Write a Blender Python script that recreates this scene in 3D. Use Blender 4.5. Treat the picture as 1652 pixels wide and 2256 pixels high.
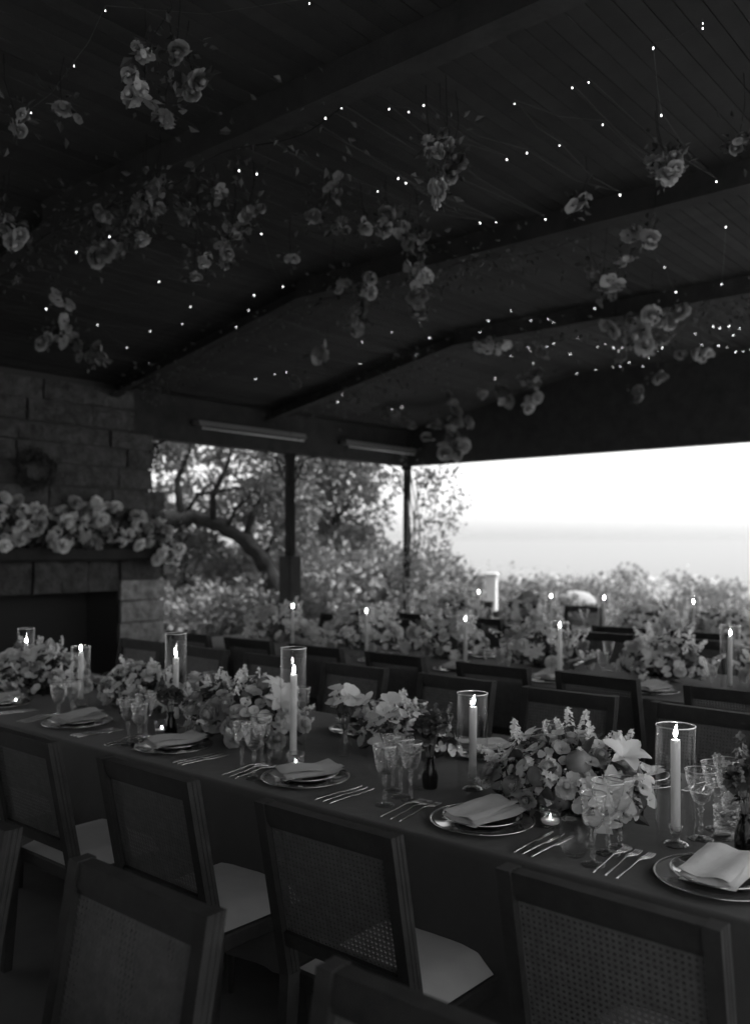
import bpy, math, random
from mathutils import Vector, Matrix, Euler
import numpy as np

for o in list(bpy.data.objects):
    bpy.data.objects.remove(o, do_unlink=True)
SC = bpy.context.scene
COL = SC.collection
R = math.radians
random.seed(7)

# ------------------------------------------------------------------ camera
# world X runs across the tables (towards the sea), world Y runs along the tables (towards the hearth)
EYE = 1.60
FPX = 1950.0            # focal length for a picture 1652 x 2256
FW = (0.763, 0.6464)    # view direction on plan
RT = (0.6464, -0.763)
HORIZ = 1198.0
cam = bpy.data.cameras.new('camera')
cam.sensor_fit = 'VERTICAL'
cam.sensor_height = 36.0
cam.lens = FPX / 2256 * 36
cam.shift_y = (HORIZ - 1128) / 2256
cam.clip_start = 0.05
cam.clip_end = 90000
cam.dof.use_dof = True
cam.dof.focus_distance = 2.65
cam.dof.aperture_fstop = 2.2
cam_o = bpy.data.objects.new('camera', cam)
cam_o.location = (0, 0, EYE)
cam_o.rotation_euler = (R(90), 0, -math.atan2(FW[0], FW[1]))
COL.objects.link(cam_o)
SC.camera = cam_o

# ------------------------------------------------------------------ sky, sun, exposure (a black and white picture: the sky is made neutral)
w = bpy.data.worlds.new('World')
SC.world = w
w.use_nodes = True
nt = w.node_tree
nt.nodes.clear()
sky = nt.nodes.new('ShaderNodeTexSky')
sky.sky_type = 'NISHITA'
sky.sun_disc = False
SUN_EL, SUN_AZ = R(58), R(130)
sky.sun_elevation = SUN_EL
sky.sun_rotation = SUN_AZ
sky.dust_density = 1.9
sky.air_density = 1.0
bw = nt.nodes.new('ShaderNodeRGBToBW')
bg = nt.nodes.new('ShaderNodeBackground')
bg.inputs['Strength'].default_value = 0.122
wo = nt.nodes.new('ShaderNodeOutputWorld')
nt.links.new(sky.outputs[0], bw.inputs[0])
nt.links.new(bw.outputs[0], bg.inputs['Color'])
nt.links.new(bg.outputs[0], wo.inputs['Surface'])

sl = bpy.data.lights.new('sun', 'SUN')
sl.energy = 4.2
sl.angle = R(14)
sun = bpy.data.objects.new('sun', sl)
# sky sun_rotation is clockwise from +Y
sd = Vector((math.sin(SUN_AZ) * math.cos(SUN_EL), math.cos(SUN_AZ) * math.cos(SUN_EL), math.sin(SUN_EL)))
sun.rotation_euler = sd.to_track_quat('Z', 'Y').to_euler()
sun.location = (30, -30, 40)
COL.objects.link(sun)

SC.view_settings.view_transform = 'Standard'
SC.view_settings.look = 'None'
SC.view_settings.gamma = 1.0
SC.view_settings.use_curve_mapping = False
SC.view_settings.exposure = 1.58
SC.render.engine = 'CYCLES'
cy = SC.cycles
cy.use_denoising = True
cy.use_adaptive_sampling = True
cy.adaptive_threshold = 0.02
cy.max_bounces = 12
cy.diffuse_bounces = 4
cy.glossy_bounces = 4
cy.transmission_bounces = 12
cy.transparent_max_bounces = 24
cy.volume_bounces = 0
cy.caustics_reflective = False
cy.caustics_refractive = False
cy.sample_clamp_indirect = 6.0

# ------------------------------------------------------------------ helpers
def at(x, y, z):
    """point at height z seen at (x, y) of the 1652 x 2256 picture"""
    Z = FPX * (EYE - z) / (y - HORIZ)
    X = (x - 826) / FPX * Z
    return Vector((RT[0] * X + FW[0] * Z, RT[1] * X + FW[1] * Z, z))

def atd(x, y, Z):
    """point at depth Z"""
    X = (x - 826) / FPX * Z
    return Vector((RT[0] * X + FW[0] * Z, RT[1] * X + FW[1] * Z, EYE - (y - HORIZ) / FPX * Z))

def mat(name, base, rough=0.6, metal=0.0, noise=None, bump=None, spec=0.5, transl=0.0, coat=0.0, sheen=0.0):
    m = bpy.data.materials.new(name)
    m.use_nodes = True
    n = m.node_tree
    p = n.nodes['Principled BSDF']
    p.inputs['Base Color'].default_value = (base, base, base, 1)
    p.inputs['Roughness'].default_value = rough
    p.inputs['Metallic'].default_value = metal
    p.inputs['Specular IOR Level'].default_value = spec
    if coat:
        p.inputs['Coat Weight'].default_value = coat
    if sheen:
        p.inputs['Sheen Weight'].default_value = sheen
    tc = None
    if noise or bump:
        tc = n.nodes.new('ShaderNodeTexCoord')
    col_out = None
    if noise:                       # (scale, low factor, high factor)
        t = n.nodes.new('ShaderNodeTexNoise')
        t.inputs['Scale'].default_value = noise[0]
        t.inputs['Detail'].default_value = 6
        t.inputs['Roughness'].default_value = 0.65
        n.links.new(tc.outputs['Object'], t.inputs['Vector'])
        mr = n.nodes.new('ShaderNodeMapRange')
        mr.inputs['From Min'].default_value = 0.3
        mr.inputs['From Max'].default_value = 0.7
        mr.inputs['To Min'].default_value = base * noise[1]
        mr.inputs['To Max'].default_value = base * noise[2]
        n.links.new(t.outputs['Fac'], mr.inputs['Value'])
        oi = n.nodes.new('ShaderNodeObjectInfo')
        v = n.nodes.new('ShaderNodeMapRange')
        v.inputs['To Min'].default_value = 0.85
        v.inputs['To Max'].default_value = 1.12
        n.links.new(oi.outputs['Random'], v.inputs['Value'])
        mu = n.nodes.new('ShaderNodeMath')
        mu.operation = 'MULTIPLY'
        n.links.new(mr.outputs[0], mu.inputs[0])
        n.links.new(v.outputs[0], mu.inputs[1])
        n.links.new(mu.outputs[0], p.inputs['Base Color'])
        col_out = mu.outputs[0]
    if bump:                        # (scale, strength, distance)
        t2 = n.nodes.new('ShaderNodeTexNoise')
        t2.inputs['Scale'].default_value = bump[0]
        t2.inputs['Detail'].default_value = 8
        n.links.new(tc.outputs['Object'], t2.inputs['Vector'])
        b = n.nodes.new('ShaderNodeBump')
        b.inputs['Strength'].default_value = bump[1]
        b.inputs['Distance'].default_value = bump[2]
        n.links.new(t2.outputs['Fac'], b.inputs['Height'])
        n.links.new(b.outputs[0], p.inputs['Normal'])
    if transl:
        out = n.nodes['Material Output']
        tr = n.nodes.new('ShaderNodeBsdfTranslucent')
        tr.inputs['Color'].default_value = (base, base, base, 1)
        if col_out:
            n.links.new(col_out, tr.inputs['Color'])
        mx = n.nodes.new('ShaderNodeMixShader')
        mx.inputs[0].default_value = transl
        n.links.new(p.outputs[0], mx.inputs[1])
        n.links.new(tr.outputs[0], mx.inputs[2])
        n.links.new(mx.outputs[0], out.inputs['Surface'])
    return m

def thin_glass(name, refl=1.0, rough=0.02, tint=0.97, power=4.5, gain=0.6, floor_=0.02, cut=0):
    """a thin pane: light goes straight through, reflections grow towards the rim"""
    m = bpy.data.materials.new(name)
    m.use_nodes = True
    n = m.node_tree
    n.nodes.clear()
    out = n.nodes.new('ShaderNodeOutputMaterial')
    tr = n.nodes.new('ShaderNodeBsdfTransparent')
    tr.inputs['Color'].default_value = (tint, tint, tint, 1)
    gl = n.nodes.new('ShaderNodeBsdfGlossy')
    gl.inputs['Color'].default_value = (refl, refl, refl, 1)
    gl.inputs['Roughness'].default_value = rough
    if cut:
        tcx = n.nodes.new('ShaderNodeTexCoord')
        vo = n.nodes.new('ShaderNodeTexVoronoi')
        vo.inputs['Scale'].default_value = cut
        n.links.new(tcx.outputs['Object'], vo.inputs['Vector'])
        bm = n.nodes.new('ShaderNodeBump')
        bm.inputs['Strength'].default_value = 0.9
        bm.inputs['Distance'].default_value = 0.004
        n.links.new(vo.outputs['Distance'], bm.inputs['Height'])
        n.links.new(bm.outputs[0], gl.inputs['Normal'])
    lw = n.nodes.new('ShaderNodeLayerWeight')
    lw.inputs['Blend'].default_value = 0.5
    pw = n.nodes.new('ShaderNodeMath')
    pw.operation = 'POWER'
    pw.inputs[1].default_value = power
    n.links.new(lw.outputs['Facing'], pw.inputs[0])
    fr = n.nodes.new('ShaderNodeMath')
    fr.operation = 'MULTIPLY_ADD'
    fr.inputs[1].default_value = gain
    fr.inputs[2].default_value = floor_
    n.links.new(pw.outputs[0], fr.inputs[0])
    mx = n.nodes.new('ShaderNodeMixShader')
    n.links.new(fr.outputs[0], mx.inputs[0])
    n.links.new(tr.outputs[0], mx.inputs[1])
    n.links.new(gl.outputs[0], mx.inputs[2])
    n.links.new(mx.outputs[0], out.inputs['Surface'])
    return m

def crystal(name):
    m = bpy.data.materials.new(name)
    m.use_nodes = True
    n = m.node_tree
    n.nodes.clear()
    out = n.nodes.new('ShaderNodeOutputMaterial')
    g = n.nodes.new('ShaderNodeBsdfGlass')
    g.inputs['IOR'].default_value = 1.5
    g.inputs['Roughness'].default_value = 0.0
    n.links.new(g.outputs[0], out.inputs['Surface'])
    return m

def emit(name, strength):
    m = bpy.data.materials.new(name)
    m.use_nodes = True
    n = m.node_tree
    n.nodes.clear()
    out = n.nodes.new('ShaderNodeOutputMaterial')
    e = n.nodes.new('ShaderNodeEmission')
    e.inputs['Strength'].default_value = strength
    n.links.new(e.outputs[0], out.inputs['Surface'])
    return m

M = dict(
    wood=mat('dark_stained_wood', 0.03, 0.42, noise=(14, 0.6, 1.5), bump=(60, 0.15, 0.002)),
    chairwood=mat('walnut_chair_wood', 0.024, 0.6, spec=0.2, noise=(18, 0.65, 1.4), bump=(90, 0.12, 0.001)),
    cane=mat('woven_cane', 0.13, 0.5, noise=(40, 0.7, 1.3)),
    seat=mat('pale_linen_upholstery', 0.36, 0.9, noise=(6, 0.9, 1.08), bump=(700, 0.3, 0.0006), sheen=0.2),
    ceil=mat('dark_slat_wood', 0.034, 0.85, spec=0.08, noise=(5, 0.8, 1.2), bump=(40, 0.2, 0.002)),
    ceilback=mat('dark_roof_boarding', 0.03, 0.8),
    beam=mat('dark_beam_wood', 0.034, 0.85, spec=0.08, noise=(6, 0.7, 1.3), bump=(30, 0.2, 0.003)),
    iron=mat('black_iron', 0.012, 0.85, spec=0.08, noise=(30, 0.7, 1.4)),
    steel=mat('brushed_aluminium', 0.22, 0.45, metal=0.5),
    silver=mat('polished_silver', 0.75, 0.16, metal=1.0),
    rimmetal=mat('gilded_rim', 0.7, 0.2, metal=1.0),
    cloth=mat('dark_linen_cloth', 0.042, 0.85, noise=(3, 0.8, 1.2), bump=(16, 0.35, 0.008), sheen=0.15),
    napkin=mat('pale_linen_napkin', 0.56, 0.9, noise=(9, 0.85, 1.1), bump=(55, 0.35, 0.004), sheen=0.2),
    charger=mat('smoky_glazed_charger', 0.17, 0.12, coat=0.6),
    plate=mat('dark_glazed_plate', 0.07, 0.1, coat=0.8),
    wax=mat('ivory_candle_wax', 0.85, 0.5, noise=(20, 0.95, 1.02), transl=0.5),
    wick=mat('charred_wick', 0.02, 0.9),
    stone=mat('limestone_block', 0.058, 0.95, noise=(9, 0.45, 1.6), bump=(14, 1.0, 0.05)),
    stone_pale_lit=mat('pale_and_lit_limestone', 0.27, 0.95, noise=(9, 0.5, 1.5), bump=(14, 1.0, 0.05)),  # paler copy: lower pier's daylight put into the colour, capstone pale itself
    mortar=mat('mortar', 0.04, 0.95, bump=(40, 0.4, 0.01)),
    fill_wall=mat('pale_fill_wall', 0.5, 0.9, noise=(2, 0.9, 1.05)),  # pale so that the added wall bounces fill light
    soot=mat('sooty_firebrick', 0.03, 0.95),
    floor=mat('stone_floor', 0.10, 0.7, noise=(3, 0.8, 1.2), bump=(30, 0.2, 0.004)),
    petal_w=mat('white_petal', 0.86, 0.65, transl=0.45),
    petal_c=mat('cream_petal', 0.70, 0.65, transl=0.42),
    petal_m=mat('blush_petal', 0.38, 0.65, transl=0.2),
    petal_d=mat('plum_petal', 0.10, 0.6, transl=0.12),
    leafdark=mat('ceiling_leaf', 0.03, 0.6, noise=(12, 0.7, 1.3), transl=0.1),  # darker leaf, the ceiling's shade put into its colour
    petal_shaded=mat('shaded_rose_petal', 0.20, 0.7, noise=(9, 0.7, 1.2), transl=0.1),  # hanging blooms: lack of light under the ceiling put into darker petals
    leaf=mat('garden_leaf', 0.06, 0.5, noise=(12, 0.7, 1.4), transl=0.2),
    stem=mat('green_stem', 0.10, 0.6),
    fruit=mat('ripe_stone_fruit', 0.20, 0.55, noise=(14, 0.6, 1.3)),
    bark=mat('oak_bark', 0.012, 0.95, spec=0.05, noise=(6, 0.6, 1.4), bump=(14, 0.8, 0.03)),
    oakleaf=mat('oak_leaf', 0.075, 0.55, noise=(1.2, 0.65, 1.4), transl=0.3),
    vineleaf=mat('vine_leaf', 0.10, 0.55, noise=(4, 0.7, 1.4), transl=0.35),
    shrub=mat('sage_shrub_leaf', 0.15, 0.7, noise=(1.5, 0.6, 1.4), transl=0.2),
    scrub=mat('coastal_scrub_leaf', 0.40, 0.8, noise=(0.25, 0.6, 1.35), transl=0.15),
    ground=mat('dry_grass_ground', 0.26, 0.95, noise=(0.3, 0.7, 1.3), bump=(3, 0.5, 0.05)),
    sea=mat('sea_water', 0.10, 0.6, spec=0.2, bump=(0.05, 0.4, 1.0)),
    white=mat('white_paint', 0.48, 0.6, noise=(8, 0.9, 1.05)),
    canvas=mat('pale_canvas', 0.17, 0.85),
    glass=thin_glass('thin_clear_glass'),
    bowl=thin_glass('cut_crystal_bowl', rough=0.06, power=2.4, gain=0.75, floor_=0.05, cut=110),
    rim_glint=mat('glass_rim_glint', 0.8, 0.15, metal=0.6),  # whitish metal, the light caught by glass rims put into the colour
    crystal=crystal('solid_crystal'),
    dimglass=thin_glass('smoked_glass_vase', tint=0.45),
    flame=emit('candle_flame', 30.0),
    bulb=emit('fairy_bulb', 5.0),
    wire=mat('thin_black_wire', 0.03, 0.6),
)
_nd = M['cloth'].node_tree

class MB:
    """collects shapes for one mesh"""
    def __init__(s):
        s.v, s.f = [], []
    def add(s, vs, fs, T=None):
        b = len(s.v)
        if T is not None:
            vs = [T @ Vector(p) for p in vs]
        s.v += [tuple(p) for p in vs]
        s.f += [tuple(i + b for i in f) for f in fs]
        return s
    def box(s, x0, x1, y0, y1, z0, z1, T=None):
        vs = [(x0, y0, z0), (x1, y0, z0), (x1, y1, z0), (x0, y1, z0), (x0, y0, z1), (x1, y0, z1), (x1, y1, z1), (x0, y1, z1)]
        fs = [(0, 3, 2, 1), (4, 5, 6, 7), (0, 1, 5, 4), (1, 2, 6, 5), (2, 3, 7, 6), (3, 0, 4, 7)]
        return s.add(vs, fs, T)
    def cbox(s, x0, x1, y0, y1, z0, z1, c=0.004, T=None):
        """box with chamfered vertical and horizontal edges (rounded slab)"""
        vs, fs = [], []
        rings = [(z0, c), (z0 + c, 0), (z1 - c, 0), (z1, c)]
        for z, i in rings:
            a, b, d, e = x0 + i, x1 - i, y0 + i, y1 - i
            k = c
            vs += [(a + k, d, z), (b - k, d, z), (b, d + k, z), (b, e - k, z), (b - k, e, z), (a + k, e, z), (a, e - k, z), (a, d + k, z)]
        for r in range(3):
            for i in range(8):
                j = (i + 1) % 8
                fs.append((r * 8 + i, r * 8 + j, r * 8 + 8 + j, r * 8 + 8 + i))
        fs.append(tuple(range(7, -1, -1)))
        fs.append(tuple(range(24, 32)))
        return s.add(vs, fs, T)
    def tube(s, pts, rad, seg=8, cap=True, T=None):
        pts = [Vector(p) for p in pts]
        n = len(pts)
        if not isinstance(rad, (list, tuple)):
            rad = [rad] * n
        vs, fs = [], []
        up = None
        for i, p in enumerate(pts):
            d = (pts[min(i + 1, n - 1)] - pts[max(i - 1, 0)]).normalized()
            if up is None:
                up = Vector((1, 0, 0)) if abs(d.x) < 0.8 else Vector((0, 1, 0))
            a = (up - d * up.dot(d)).normalized()
            up = a
            b = d.cross(a)
            for k in range(seg):
                an = 2 * math.pi * k / seg
                vs.append(p + (a * math.cos(an) + b * math.sin(an)) * rad[i])
        for i in range(n - 1):
            for k in range(seg):
                j = (k + 1) % seg
                fs.append((i * seg + k, i * seg + j, (i + 1) * seg + j, (i + 1) * seg + k))
        if cap:
            fs.append(tuple(range(seg - 1, -1, -1)))
            fs.append(tuple(range((n - 1) * seg, n * seg)))
        return s.add(vs, fs, T)
    def lathe(s, prof, seg=24, T=None, flute=0, famp=0.0):
        vs, fs = [], []
        n = len(prof)
        for q in prof:
            r, z = q[0], q[1]
            a = q[2] if len(q) > 2 else 0.0
            for k in range(seg):
                an = 2 * math.pi * k / seg
                rr = r * (1 + a * math.cos(flute * an)) if flute else r
                vs.append((rr * math.cos(an), rr * math.sin(an), z))
        for i in range(n - 1):
            for k in range(seg):
                j = (k + 1) % seg
                fs.append((i * seg + k, i * seg + j, (i + 1) * seg + j, (i + 1) * seg + k))
        return s.add(vs, fs, T)
    def mesh(s, name, m, smooth=False):
        me = bpy.data.meshes.new(name)
        me.from_pydata(s.v, [], s.f)
        if isinstance(m, (list, tuple)):
            for k in m:
                me.materials.append(k)
        elif m:
            me.materials.append(m)
        if smooth:
            me.polygons.foreach_set('use_smooth', [True] * len(me.polygons))
        me.update()
        return me
    def build(s, name, m, parent=None, smooth=False, loc=None):
        return put(name, s.mesh(name, m, smooth), parent, loc)

def put(name, me, parent=None, loc=None, rot=None, scale=None):
    o = bpy.data.objects.new(name, me)
    COL.objects.link(o)
    if parent is not None:
        o.parent = parent
    if loc is not None:
        o.location = loc
    if rot is not None:
        o.rotation_euler = rot
    if scale is not None:
        o.scale = (scale,) * 3 if not isinstance(scale, (tuple, list)) else scale
    return o

def tag(o, label=None, cat=None, group=None, kind=None):
    if label:
        o['label'] = label
    if cat:
        o['category'] = cat
    if group:
        o['group'] = group
    if kind:
        o['kind'] = kind
    return o

def thing(name, label, cat, loc=(0, 0, 0), rz=0.0, group=None):
    o = bpy.data.objects.new(name, None)
    o.empty_display_size = 0.1
    COL.objects.link(o)
    o.location = loc
    o.rotation_euler = (0, 0, rz)
    return tag(o, label, cat, group)

def copy_tree(o, parent=None):
    c = o.copy()
    COL.objects.link(c)
    c.parent = parent
    for ch in o.children:
        copy_tree(ch, c)
    return c

ORD = ['first', 'second', 'third', 'fourth', 'fifth', 'sixth', 'seventh', 'eighth', 'ninth', 'tenth', 'eleventh', 'twelfth']

# ------------------------------------------------------------------ ground, sea
def smooth01(a):
    a = max(0.0, min(1.0, a))
    return a * a * (3 - 2 * a)

def gz(x, y):
    q = max(0.0, x - 12)
    z = -0.056 * q - 0.012 * max(0.0, 20 - y) * smooth01(q / 40)
    z -= 34 * smooth01((x - 130) / 160)
    r = max(0, y - 60)
    return z - 0.01 * r * smooth01(q / 60) - 0.03

def grid_axis(vals):
    out = []
    for a, b, n in vals:
        out += [a + (b - a) * i / n for i in range(n)]
    return out + [vals[-1][1]]
gx = grid_axis([(-200, -20, 6), (-20, 40, 30), (40, 320, 40)])
gy = grid_axis([(-400, -40, 10), (-40, 100, 35), (100, 700, 15)])
mb = MB()
for yv in gy:
    for xv in gx:
        mb.v.append((xv, yv, gz(xv, yv)))
nx = len(gx)
for j in range(len(gy) - 1):
    for i in range(nx - 1):
        mb.f.append((j * nx + i, j * nx + i + 1, (j + 1) * nx + i + 1, (j + 1) * nx + i))
tag(mb.build('ground', M['ground'], smooth=True), kind='structure')
mb = MB()
mb.v = [(150, -40000, -38), (60000, -40000, -38), (60000, 60000, -38), (150, 60000, -38)]
mb.f = [(0, 1, 2, 3)]
tag(mb.build('sea', M['sea']), kind='structure')

# ------------------------------------------------------------------ pavilion
ZC, ZH = 3.68, 3.16            # ceiling: level, then falling to the hearth side
N0, T0 = 9.9, 7.8              # seaward and hearth-side header lines
TB = 5.0                       # where the ceiling starts to fall
NLO, TLO = -2.6, -1.5
def zceil(t):
    return ZC if t < TB else ZC - (ZC - ZH) * (t - TB) / (T0 - TB)

FL = 0.0
mb = MB()
mb.box(NLO, N0 + 0.5, TLO, T0 + 0.6, -0.25, FL)
floor = tag(mb.build('floor', M['floor']), kind='structure')

pav = thing('pavilion', 'dark open sided pavilion with slatted ceiling, beams and iron posts over the tables', 'pavilion', (0, 0, 0))
mb = MB()
for a, b in ((TLO, TB), (TB, T0 + 0.5)):
    za, zb = zceil(a) + 0.03, zceil(b) + 0.03
    mb.add([(NLO, a, za), (N0 + 0.5, a, za), (N0 + 0.5, b, zb), (NLO, b, zb),
            (NLO, a, za + 0.1), (N0 + 0.5, a, za + 0.1), (N0 + 0.5, b, zb + 0.1), (NLO, b, zb + 0.1)],
           [(0, 3, 2, 1), (4, 5, 6, 7), (0, 1, 5, 4), (1, 2, 6, 5), (2, 3, 7, 6), (3, 0, 4, 7)])
ceiling = mb.build('ceiling', M['ceilback'], pav)
MB().box(NLO - 0.25, NLO, TLO, T0 + 0.5, 0, ZC + 0.1).build('unseen_fill_wall', M['fill_wall'], pav)  # unseen wall, added to shade the chair backs and bounce fill light
SP = 0.088
slat_me = MB().box(NLO + 0.02, N0 - 0.06, -0.0415, 0.0415, -0.013, 0.013).mesh('slat', M['ceil'])
k, t = 0, TLO + .05
while t < T0 - 0.1:
    an = 0 if t < TB else -math.atan2(ZC - ZH, T0 - TB)
    put('slat', slat_me, ceiling, (0, t, zceil(t) + 0.014 - random.uniform(0, 0.004)), (an, 0, 0))
    t += SP
for nb in (-1.45, 0.7, 2.85, 5.0, 7.15):
    mb = MB()
    for a, b in ((TLO, TB), (TB, T0 - 0.06)):
        za, zb = zceil(a), zceil(b)
        h = 0.14
        mb.add([(nb - .06, a, za - h), (nb + .06, a, za - h), (nb + .06, b, zb - h), (nb - .06, b, zb - h),
                (nb - .06, a, za - .001), (nb + .06, a, za - .001), (nb + .06, b, zb - .001), (nb - .06, b, zb - .001)],
               [(0, 3, 2, 1), (4, 5, 6, 7), (0, 1, 5, 4), (2, 3, 7, 6)] + ([(3, 0, 4, 7)] if a == TLO else [(1, 2, 6, 5)]))
    mb.build('beam', M['beam'], pav)
HB = 2.70                      # underside of the headers
MB().box(N0 - 0.08, N0 + 0.08, TLO, T0 + 0.08, HB, ZC + 0.0).build('sea_header', M['beam'], pav)
MB().box(NLO, N0 - 0.081, T0 - 0.08, T0 + 0.08, HB, ZH + 0.02).build('hearth_header', M['beam'], pav)

def scroll(mb, cx, cy, cz, dx, dy, s=1.0):
    """wrought iron scroll bracket in the vertical plane along (dx, dy)"""
    pts = []
    for i in range(30):
        a = i / 29 * 3.3 * math.pi
        r = (0.04 + 0.10 * i / 29) * s
        u, v = r * math.cos(a + 1.2), r * math.sin(a + 1.2)
        pts.append((cx + dx * (0.19 * s + u), cy + dy * (0.19 * s + u), cz - 0.17 * s + v))
    mb.tube(pts, 0.010, 6)
    mb.tube([(cx, cy, cz - 0.42 * s), (cx + dx * 0.08, cy + dy * 0.08, cz - 0.30 * s), (cx + dx * 0.22 * s, cy + dy * 0.22 * s, cz - 0.05), (cx + dx * 0.40 * s, cy + dy * 0.40 * s, cz - 0.005)], 0.011, 6)

for n_, ped in ((9.9, False), (7.6, True)):
    mb = MB()
    pw_ = 0.045 if ped else 0.034
    mb.box(n_ - pw_, n_ + pw_, T0 - pw_, T0 + pw_, 0, HB)
    mb.box(n_ - 0.055, n_ + 0.055, T0 - 0.055, T0 + 0.055, HB - 0.05, HB - 0.001)
    post = mb.build('post', M['iron'], pav)
    if ped:
        MB().cbox(n_ - 0.10, n_ + 0.10, T0 - 0.10, T0 + 0.10, 0, 1.45, 0.012).build('pedestal', M['beam'], post)
    for s_ in (-1, 1):
        if n_ == 9.9 and s_ == 1:
            continue
        mb = MB()
        scroll(mb, n_ + s_ * 0.034, T0, HB, s_, 0)
        mb.build('scroll_bracket', M['iron'], post, smooth=True)
mb = MB()
scroll(mb, 5.44, T0, HB, 1, 0, .8)
mb.build('scroll_bracket', M['iron'], pav, smooth=True)
for t_ in (-1.2,):
    mb = MB()
    mb.box(N0 - 0.034, N0 + 0.034, t_ - 0.034, t_ + 0.034, 0, HB)
    mb.build('post', M['iron'], pav)

# infrared heaters on the hearth-side header
for i, (a, b, lab) in enumerate(((6.0, 7.62, 'long metal infrared heater on the header left of the pedestal post'),
                                 (8.35, 9.80, 'long metal infrared heater on the header beside the corner post'))):
    h = thing('patio_heater', lab, 'heater', (a, T0 - 0.2, 2.84), 0, 'heaters along the hearth side header')
    L = b - a
    mb = MB()
    mb.add([(0, -.07, .03), (L, -.07, .03), (L, .05, .04), (0, .05, .04), (0, -.05, .085), (L, -.05, .085), (L, .06, .09), (0, .06, .09)],
           [(0, 3, 2, 1), (4, 5, 6, 7), (0, 1, 5, 4), (1, 2, 6, 5), (2, 3, 7, 6), (3, 0, 4, 7)])
    mb.build('housing', M['steel'], h)
    MB().tube([(0.04, -.06, 0.0), (L - .04, -.06, 0.0)], 0.009, 8).build('heating_tube', M['white'], h, True)
    for q in (0.06, L - 0.06):
        MB().box(q - .01, q + .01, -.068, -.052, -.012, .031).build('clip', M['steel'], h)
        MB().box(q - .02, q + .02, .0605, .118, .045, .08).build('bracket', M['iron'], h)

# ------------------------------------------------------------------ fireplace of stone blocks
FT = 7.62
fp = thing('fireplace', 'broad stone fireplace with stepped chimney and flowers along its mantel', 'fireplace', (3.9, 8.1, 0))
def fpo(o):
    o.location = (o.location[0] - 3.9, o.location[1] - 8.1, o.location[2])
    return o
FC = 3.9
O0, O1, OZ = 2.73, 5.07, 1.13
mb = MB()
mb.box(2.20, O0, FT + .04, 8.6, 0, 2.14)
mb.box(O1, 5.58, FT + .04, 8.6, 0, 2.14)
mb.box(O0, O1, FT + .04, 8.6, OZ, 2.14)
mb.box(2.34, 5.45, FT + .05, 8.58, 2.141, 2.72)
mb.box(2.56, 5.24, FT + .06, 8.56, 2.721, 3.4)
fpo(mb.build('core', M['mortar'], fp))
mb = MB()
mb.box(O0, O1, 8.2, 8.3, 0, OZ)
mb.box(O0, O1, FT + .05, 8.2, 0.0, 0.02)
fpo(mb.build('firebox', M['soot'], fp))
def block(x0, x1, z0, z1, y=FT, d=0.05, side=0, depth=None, mk='stone'):
    """one rough faced stone, front towards -Y"""
    g = 0.008
    y -= random.uniform(0, .03)
    x0 += g; x1 -= g; z0 += g; z1 -= g
    N = 4
    vs, fs = [], []
    for j in range(N):
        for i in range(N):
            u, v = i / (N - 1), j / (N - 1)
            e = 1 if 0 < i < N - 1 and 0 < j < N - 1 else 0
            vs.append((x0 + (x1 - x0) * u + (random.uniform(-.006, .006)), y - (random.uniform(.004, .022) if e else random.uniform(-.006, .004)), z0 + (z1 - z0) * v + random.uniform(-.005, .005)))
    for j in range(N - 1):
        for i in range(N - 1):
            a = j * N + i
            fs.append((a, a + 1, a + N + 1, a + N))
    b = len(vs)
    yb = y + (depth or d)
    vs += [(x0, yb, z0), (x1, yb, z0), (x1, yb, z1), (x0, yb, z1)]
    fs += [tuple([3, 2, 1, 0][::-1]) + (b + 1, b), (3, 7, 11, 15, b + 2, b + 1), (15, 14, 13, 12, b + 3, b + 2), (12, 8, 4, 0, b, b + 3)]
    m = MB()
    m.v, m.f = vs, fs
    return fpo(m.build('stone', M[mk], fp))
def course(x0, x1, z0, z1, wmin, wmax, y=FT, mk='stone'):
    x = x0
    while x < x1 - 0.02:
        wd = random.uniform(wmin, wmax)
        if x1 - x - wd < wmin * 0.6:
            wd = x1 - x
        block(x, min(x1, x + wd), z0, z1, y, mk=mk)
        x += wd
zz = [0, .20, .38, .59, .81, 1.03, 1.24, 1.44]
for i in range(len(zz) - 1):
    course(O1, 5.60, zz[i], zz[i + 1], 0.34, 0.8, mk='stone_pale_lit' if i < 6 else 'stone')  # lower pier courses take the paler copy as if lit from outside
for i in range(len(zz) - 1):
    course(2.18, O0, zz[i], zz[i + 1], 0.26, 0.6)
x = O0                                   # upright lintel stones over the opening
while x < O1 - 0.01:
    wd = random.uniform(.24, .42)
    if O1 - x - wd < .2:
        wd = O1 - x
    block(x, x + wd, OZ, 1.44, FT - 0.005)
    x += wd
zz = [1.56, 1.76, 1.94, 2.14]
for i in range(3):
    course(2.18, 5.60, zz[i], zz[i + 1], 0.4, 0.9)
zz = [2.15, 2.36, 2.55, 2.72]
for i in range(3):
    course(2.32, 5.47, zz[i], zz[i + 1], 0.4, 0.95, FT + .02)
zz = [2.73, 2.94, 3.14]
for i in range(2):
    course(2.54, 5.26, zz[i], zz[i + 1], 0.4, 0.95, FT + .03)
# stones on the seaward flank of the pier
MANZ = 1.56
mb = MB()
mb.cbox(2.10, 5.50, FT - 0.24, FT + 0.06, 1.445, MANZ, 0.012)
fpo(mb.build('mantel', M['beam'], fp))

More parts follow.
